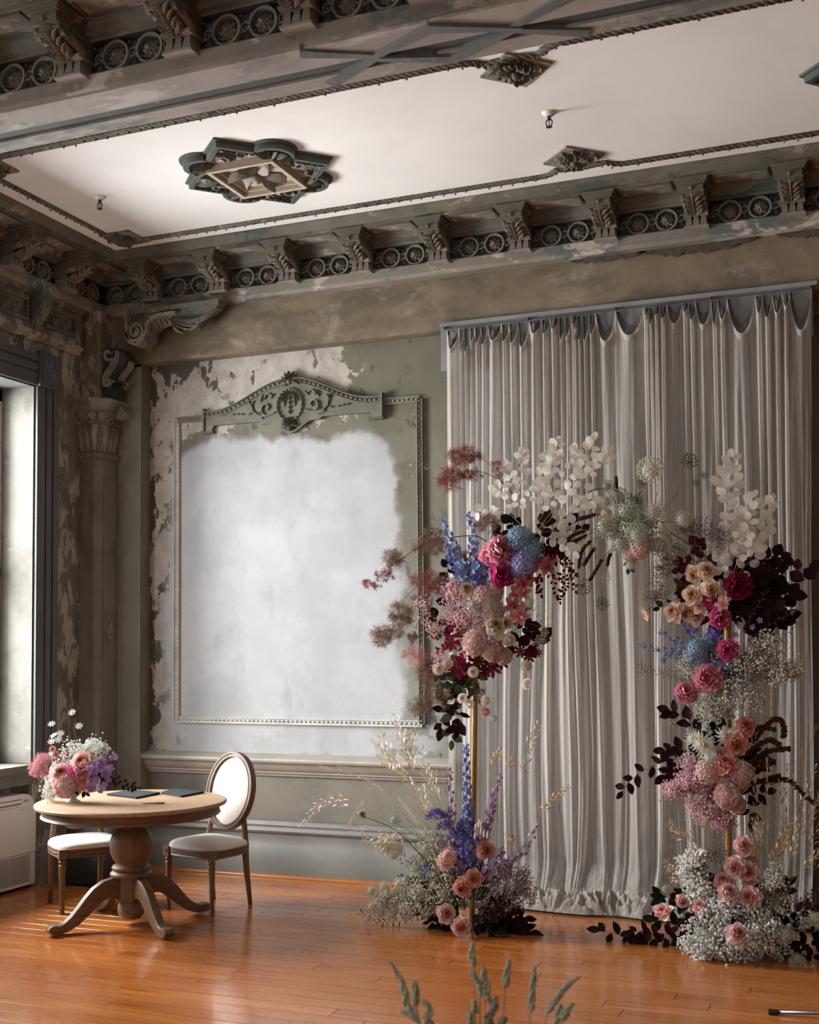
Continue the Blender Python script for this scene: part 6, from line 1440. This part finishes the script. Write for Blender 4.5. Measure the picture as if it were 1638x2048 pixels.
A.fls('openrose', 'blush', [(893, 1720, 15, -.10), (893, 1827, 17, -.14), (922, 1855, 17, -.16)]); A.fls('openrose', 'salmon', [(947, 1757, 16, -.10), (923, 1777, 17, -.12)]); A.fls('rose', 'salmon', [(973, 1701, 16, -.03)]); A.fls('lace', 'blush', [(897, 1712, 16, -.12)])
for k, (px, py) in enumerate([(951, 1655), (958, 1648), (962, 1662), (968, 1668), (975, 1670), (950, 1672), (962, 1650)]):
    A.stem([(945, 1780), (950, 1720), (px, py + 12)], 'straw', .0009); q = A.p(px, py, -.05); g = G(); g.tube([q - V3((0, 0, .022)), q - V3((0, 0, .012)), q + V3((.002, 0, .010)), q + V3((.005, 0, .028))], [.004, .0085, .008, .002], 8); A.mesh('bunny_tail', g, F('bunny'))
for k, p in enumerate(([(1010, 1740), (1040, 1700), (1060, 1670), (1075, 1650)], [(1000, 1740), (1030, 1720), (1050, 1690)])): A.spike(p, 'gyp', 10, 5, start=.4, name='white_spike')
gr = [[(900, 1800), (850, 1690), (790, 1610), (735, 1560), (640, 1532)], [(900, 1800), (840, 1700), (770, 1640), (700, 1600), (650, 1600), (620, 1640)], [(905, 1800), (870, 1660), (830, 1560), (800, 1480), (790, 1438)], [(905, 1800), (860, 1660), (810, 1570), (775, 1510), (765, 1480)], [(905, 1800), (865, 1670), (800, 1580), (765, 1500), (760, 1480)],
      [(910, 1800), (880, 1660), (845, 1570), (820, 1500), (815, 1470)], [(905, 1800), (850, 1690), (800, 1660), (770, 1700)], [(905, 1800), (840, 1680), (790, 1650), (760, 1690), (790, 1700)], [(910, 1800), (890, 1650), (870, 1580), (850, 1530)], [(905, 1800), (850, 1680), (770, 1650), (700, 1650), (740, 1608)], [(900, 1800), (850, 1720), (800, 1680), (730, 1680)],
      [(910, 1800), (880, 1690), (850, 1620), (830, 1580)], [(905, 1800), (870, 1700), (830, 1640), (800, 1600)], [(905, 1800), (870, 1680), (840, 1600), (800, 1540), (780, 1500)]]
jit = lambda p, j: [p[0]] + [(q[0] + random.uniform(-j, j) * (k + 1) / len(p), q[1] + random.uniform(-j, j) * (k + 1) / len(p)) for k, q in enumerate(p[1:])]
gr = gr + [jit(p, 34) for p in gr[2:9]] + [jit(p, 22) for p in gr]
for i, p in enumerate(gr): A.grass(p, 'straw' if i % 2 else 'bunny', .42, 9, 30, 'oat' if i % 3 else 'plume', random.uniform(-.08, .08), .0011)
gr = [[(950, 1800), (985, 1650), (1030, 1540), (1060, 1480), (1078, 1448)], [(950, 1800), (990, 1660), (1040, 1570), (1065, 1490)], [(955, 1800), (1000, 1680), (1060, 1630), (1100, 1600), (1135, 1575)], [(955, 1800), (1010, 1700), (1060, 1640), (1120, 1590)], [(950, 1800), (975, 1620), (985, 1540), (1000, 1500)], [(945, 1800), (975, 1600), (1010, 1540), (1025, 1520)], [(950, 1800), (1000, 1700), (1020, 1680)]]
for i, p in enumerate(gr): A.grass(p, 'straw', .30, 9, 26, 'oat', random.uniform(-.05, .05), .0010)
for i in range(7): A.grass([(900 + i * 4, 1790), (885 + i * 4, 1660), (872 + i * 4, 1540 + (i % 3) * 22)], 'bunny', .28, 6, 30, 'plume', .0, .001)
A.stem([(915, 1810), (850, 1720), (790, 1660), (724, 1632)], 'leafgreen', .0036, -.05, 'thick_stem'); A.fl('bud', 'lace', 724, 1628, 8, -.05)
A.fls('lace', 'lace', [(790, 1640, 11, -.03), (786, 1706, 12, 0)])

# ---------------------------------------------------------------- floor arrangement right
FRY = 7.0
A = Arr('flower_arrangement', 'floor arrangement below the right gold pole, pink roses in white baby\'s breath', 'flowers', (P(1460, 1880, FRY).x, FRY, .001), FRY)
A.cloud('babys_breath', 'gyp', 'leafgreen', [(1420, 1850, 56, 42, -.08), (1480, 1880, 60, 36, -.12), (1400, 1890, 44, 26, -.12), (1530, 1870, 42, 42, -.06), (1400, 1780, 24, 40, 0), (1450, 1810, 46, 26, -.04), (1500, 1830, 46, 30, -.02), (1375, 1740, 16, 34, .02), (1440, 1905, 70, 14, -.14), (1545, 1760, 20, 26, .05), (1390, 1720, 24, 20, 0)], 420, .0082, root=(1460, 1900), spread_y=.12)
A.cloud('babys_breath', 'gypdim', 'stemdark', [(1545, 1900, 40, 20, -.05), (1560, 1800, 26, 50, .05), (1600, 1850, 36, 30, .08), (1520, 1780, 24, 30, .06)], 150, .0062, root=(1530, 1900))
for pts, n in (([(1400, 1880), (1340, 1880), (1270, 1875), (1200, 1862)], 14), ([(1400, 1880), (1340, 1870), (1290, 1862), (1262, 1866)], 11), ([(1400, 1890), (1330, 1895), (1270, 1890)], 12), ([(1400, 1860), (1360, 1830), (1330, 1800), (1320, 1795)], 10), ([(1400, 1870), (1350, 1850), (1310, 1840)], 10), ([(1420, 1860), (1390, 1820), (1360, 1800)], 9), ([(1500, 1860), (1540, 1890), (1600, 1900), (1640, 1925)], 12), ([(1500, 1850), (1560, 1860), (1630, 1865)], 12), ([(1500, 1850), (1560, 1830), (1620, 1820)], 11), ([(1500, 1870), (1570, 1890), (1640, 1890)], 12), ([(1440, 1850), (1440, 1800), (1430, 1770)], 9), ([(1450, 1860), (1400, 1850), (1380, 1850)], 9), ([(1460, 1870), (1480, 1820), (1500, 1790)], 9), ([(1480, 1870), (1540, 1820), (1580, 1770)], 11), ([(1480, 1870), (1560, 1910), (1620, 1940)], 11), ([(1430, 1870), (1400, 1810), (1370, 1790)], 10)):
    A.branch(pts, 'leafplum' if n % 2 else 'leafdark', 'stemdark', n, 25, 'leaf', .0022, random.uniform(-.04, .10))
A.fls('openrose', 'rosepink', [(1490, 1692, 19, -.02), (1390, 1716, 17, -.02), (1470, 1735, 19, -.08), (1497, 1744, 18, -.05), (1459, 1782, 19, -.12), (1498, 1794, 20, -.10), (1478, 1866, 19, -.24)])
A.fls('openrose', 'blush', [(1446, 1760, 18, -.06), (1400, 1812, 16, -.10), (1366, 1804, 12, -.05), (1500, 1760, 15, -.02), (1494, 1708, 12, 0)]); A.fl('bud', 'rosepink', 1325, 1822, 19, -.18, face=(-.3, -.7, .5))
A.fls('umbel', 'lacebrown', [(1434, 1706, 18, -.03), (1500, 1720, 14, 0), (1566, 1776, 14, 0), (1555, 1790, 12, 0), (1630, 1800, 20, .05), (1600, 1810, 14, .05)]); A.fls('lace', 'lace', [(1333, 1780, 11, 0), (1450, 1742, 11, 0), (1546, 1800, 17, 0), (1570, 1870, 17, -.12), (1630, 1838, 14, -.05), (1595, 1920, 13, -.10), (1535, 1812, 14, 0)])
gr = []
for k in range(20):
    bx = random.uniform(1500, 1560); tx = random.uniform(1500, 1680); ty = random.uniform(1480, 1720) ; gr.append([(bx, 1860), (bx + (tx - bx) * .3, 1780), (bx + (tx - bx) * .7, (1780 + ty) / 2 - 10), (tx, ty)])
gr += [[(1545, 1860), (1575, 1700), (1600, 1560), (1632, 1455)], [(1540, 1860), (1550, 1700), (1560, 1600), (1575, 1530)], [(1540, 1860), (1590, 1700), (1640, 1600)]]
for i, p in enumerate(gr): A.grass(p, 'straw', .40, 10, 30, 'oat' if i % 4 else 'plume', random.uniform(-.05, .15), .0012)
for p in ([(1450, 1800), (1430, 1720), (1390, 1680), (1370, 1665)], [(1450, 1800), (1420, 1700), (1360, 1670), (1340, 1650)], [(1455, 1800), (1435, 1700), (1420, 1660), (1410, 1650)], [(1440, 1800), (1400, 1740), (1345, 1730), (1340, 1735)], [(1440, 1800), (1380, 1760), (1345, 1760)]): A.grass(p, 'straw', .42, 10, 24, 'oat', 0, .0011)
A.stem([(1400, 1700), (1350, 1690), (1300, 1720)], 'straw', .0008); 


# ---------------------------------------------------------------- vase with bouquet
vb = PZ(146, 1604, TZ)
t = thing('footed_vase', 'small white footed ribbed vase on the table holding the bouquet', 'vase', vb)
put('vase_foot', G().lathe([(.046, 0), (.047, .004), (.040, .010), (.024, .020), (.020, .028), (.026, .034)], n=32).mesh('vf', M['ceramic'], smooth=True), t)
put('vase_bowl', G().lathe([(.026, .032), (.040, .042), (.056, .060), (.066, .085), (.070, .110), (.072, .118), (.068, .118), (.060, .10)], n=56, flute=.018).mesh('vbw', M['ceramic'], smooth=True), t)
TY = vb.y
A = Arr('bouquet', 'low bouquet of pink roses, baby\'s breath and purple sweet peas in the white vase', 'flowers', vb + V3((0, 0, .09)), TY)
A.cloud('babys_breath', 'gyp', 'stem', [(190, 1515, 24, 24, .02), (165, 1505, 26, 16, .03), (120, 1530, 26, 26, .0), (98, 1560, 14, 24, -.03), (100, 1588, 12, 12, -.05), (205, 1500, 14, 14, .02), (145, 1500, 24, 14, .03), (185, 1490, 18, 12, .03)], 170, .0056, root=(150, 1575), spread_y=.06)
A.fls('carnation', 'pinkball', [(130, 1572, 24, -.09), (118, 1560, 15, -.06)]); A.fls('openrose', 'rosepink', [(122, 1545, 21, -.09)]); A.fls('openrose', 'blush', [(162, 1523, 24, -.06), (166, 1538, 16, -.06)])
A.fls('orchid', 'dusty', [(165, 1562, 17, -.07), (176, 1570, 15, -.05), (158, 1572, 13, -.07)]); A.fls('orchid', 'magenta', [(148, 1541, 15, -.07), (155, 1550, 12, -.08)])
A.fls('sweet', 'sweetpea', [(190, 1540, 12, -.05), (200, 1535, 12, -.04), (210, 1545, 12, -.04), (185, 1562, 11, -.06), (196, 1565, 11, -.06), (208, 1550, 11, -.04), (182, 1574, 10, -.05), (209, 1570, 11, -.05), (200, 1524, 10, -.02), (222, 1538, 9, -.04), (226, 1516, 10, -.04), (178, 1535, 9, -.08), (190, 1552, 12, -.05), (199, 1584, 6, -.05), (205, 1530, 10, -.02), (215, 1556, 9, -.04)])
for q in ((75, 1535, 20, 18), (88, 1520, 16, 16), (90, 1545, 16, 14), (72, 1545, 14, 10)): A.smoke('smoke_pink', *q, n=360, dy=-.03)
A.stem([(145, 1570), (110, 1545), (78, 1535)], 'stemdark', .0014)
for c, b in (((144, 1425), (140, 1500)), ((103, 1448), (120, 1510)), ((158, 1452), (148, 1505)), ((107, 1471), (118, 1520)), ((121, 1467), (126, 1520)), ((103, 1483), (112, 1520)), ((117, 1479), (120, 1520)), ((88, 1517), (110, 1535)), ((103, 1508), (118, 1535))):
    A.stem([(146, 1575), b, ((b[0] + c[0]) / 2, (b[1] + c[1]) / 2), c], 'leafgreen', .0010); A.fl('star', 'gyp', c[0], c[1], 8, 0, face=(.2, -.8, .6), spread=.35)
for q in ((112, 1508), (135, 1508), (118, 1518), (105, 1498)): A.fl('scabiosa', 'dusty', q[0], q[1], 7)
for p in ([(190, 1565), (220, 1560), (250, 1572), (266, 1578)], [(190, 1560), (215, 1556), (245, 1562), (275, 1574)]): A.branch(p, 'leafplum', 'stemdark', 10, 10, 'leaf', .0028, -.03, start=.3)
A.branch([(150, 1580), (165, 1580), (172, 1585)], 'leafplum', 'stemdark', 4, 13, 'leaf', .001, -.05); A.branch([(150, 1570), (185, 1560), (205, 1562)], 'leafdark', 'stemdark', 9, 16, 'leaf', .001, .0)

# ---------------------------------------------------------------- pale grass heads in the foreground
GY = 2.45
vz = P(960, 2300, GY); t = thing('floor_vase', 'grey floor vase below the frame holding the pale foreground grasses', 'vase', (vz.x, GY, 0.0))
put('vase_body', G().lathe([(.09, 0), (.12, .02), (.15, .18), (.13, .36), (.07, .48), (.065, .54), (.075, .56), (.06, .55), (.055, .46)], n=32).mesh('vase', M['ceramic'], smooth=True), t)
A = Arr('grass_bunch', 'bunch of out-of-focus pale green lumpy grass heads in the bottom foreground', 'grass', (vz.x, GY, .5), GY)
def fgrass(head, col='fgrass', hw=5.2, dy=0):
    (x0, y0), (x1, y1) = head[0], head[-1]
    bx = 960 + (x0 - 960) * .55; base = V3((vz.x, GY, .45)); g = G(); w = [base] + [A.p(bx + (x0 - bx) * .5, 2180, dy)] + A.path(head, dy, 5); g.cm = 1
    g.tube(w, .0013, 5); g.cm = 0; hp = A.path(head, dy, 5); m_ = A.m(x0); L = sum((hp[i + 1] - hp[i]).length for i in range(len(hp) - 1)); n = int(L / (.0045))
    for k in range(n):
        t_ = k / n; f = t_ * (len(hp) - 1); i = min(int(f), len(hp) - 2); c = hp[i].lerp(hp[i + 1], f - i); s_ = (.65 + .5 * abs(noise.noise((k * .5, x0, 0)))) * (1 - .55 * t_ ** 3) * min(1, .5 + t_ * 3)
        for j in range(3):
            a = k * 2.4 + j * 2.1; g.ico(c + V3((math.cos(a), math.sin(a), random.uniform(-.4, .4))) * hw * m_ * 1.15 * s_, hw * m_ * 1.15 * s_, 1.4)
    A.mesh('grass_head', g, [F(col), F('strawgreen')])
for h in ([(948, 1932), (944, 1910), (945, 1886)], [(985, 2010), (962, 1975), (968, 1950), (966, 1930)], [(960, 1965), (945, 1950), (948, 1940)], [(970, 2000), (975, 1970), (964, 1945)], [(1010, 1972), (1014, 1945), (1019, 1918)], [(1062, 2022), (1065, 1980), (1070, 1932)], [(1095, 2025), (1115, 1995), (1135, 1970), (1160, 1952)], [(840, 2048), (815, 2010), (805, 1965), (778, 1922)], [(832, 2000), (830, 1975), (828, 1965)], [(850, 2050), (860, 2020), (845, 2000)],
          [(835, 2040), (820, 2030), (803, 2022)], [(950, 2025), (948, 2010), (947, 2000)], [(1110, 2048), (1118, 2030), (1122, 2008)], [(1125, 2040), (1135, 2020), (1147, 2006)], [(942, 2048), (940, 2035), (937, 2022)], [(870, 2060), (855, 2040), (850, 2025)]):
    fgrass(h, dy=random.uniform(-.06, .06))
for h in ([(972, 2048), (985, 2020), (994, 1992)], [(830, 2010), (832, 1985), (828, 1962)], [(1000, 2052), (1006, 2040), (1012, 2036)], [(985, 2050), (975, 2040), (985, 2020)]): fgrass(h, 'fpink', 6)

# ---------------------------------------------------------------- stand leg at the lower right
a = PZ(1542, 2024, .012); b = a + V3((.95, .13, .045)); t = thing('light_stand', 'metal stand leg with black rubber foot lying low at the bottom right', 'stand', (b.x, b.y, 0))
g = G(); g.tube([a - t.location, b - t.location], .0085, 10); put('stand_leg', g.mesh('sleg', M['chrome'], smooth=True), t)
g = G(); d = (b - a).normalized(); g.tube([a - d * .012 - t.location, a + d * .005 - t.location, a + d * .035 - t.location], [.0145, .0145, .0120], 12); put('rubber_foot', g.mesh('rf', M['black'], ang=40), t)
for an in (2.2, -2.0):
    g = G(); e = V3((.7 * math.cos(an + PI), .7 * math.sin(an + PI), .010)) if False else V3((.8 * math.cos(an / 2), .8 * math.sin(an / 2), .012)); g.tube([(0, 0, .055), e], .0085, 10); put('stand_leg', g.mesh('sleg', M['chrome'], smooth=True), t)
g = G(); g.tube([(0, 0, .04), (0, 0, 1.9)], .013, 12); put('stand_pole', g.mesh('spole', M['chrome'], smooth=True), t)
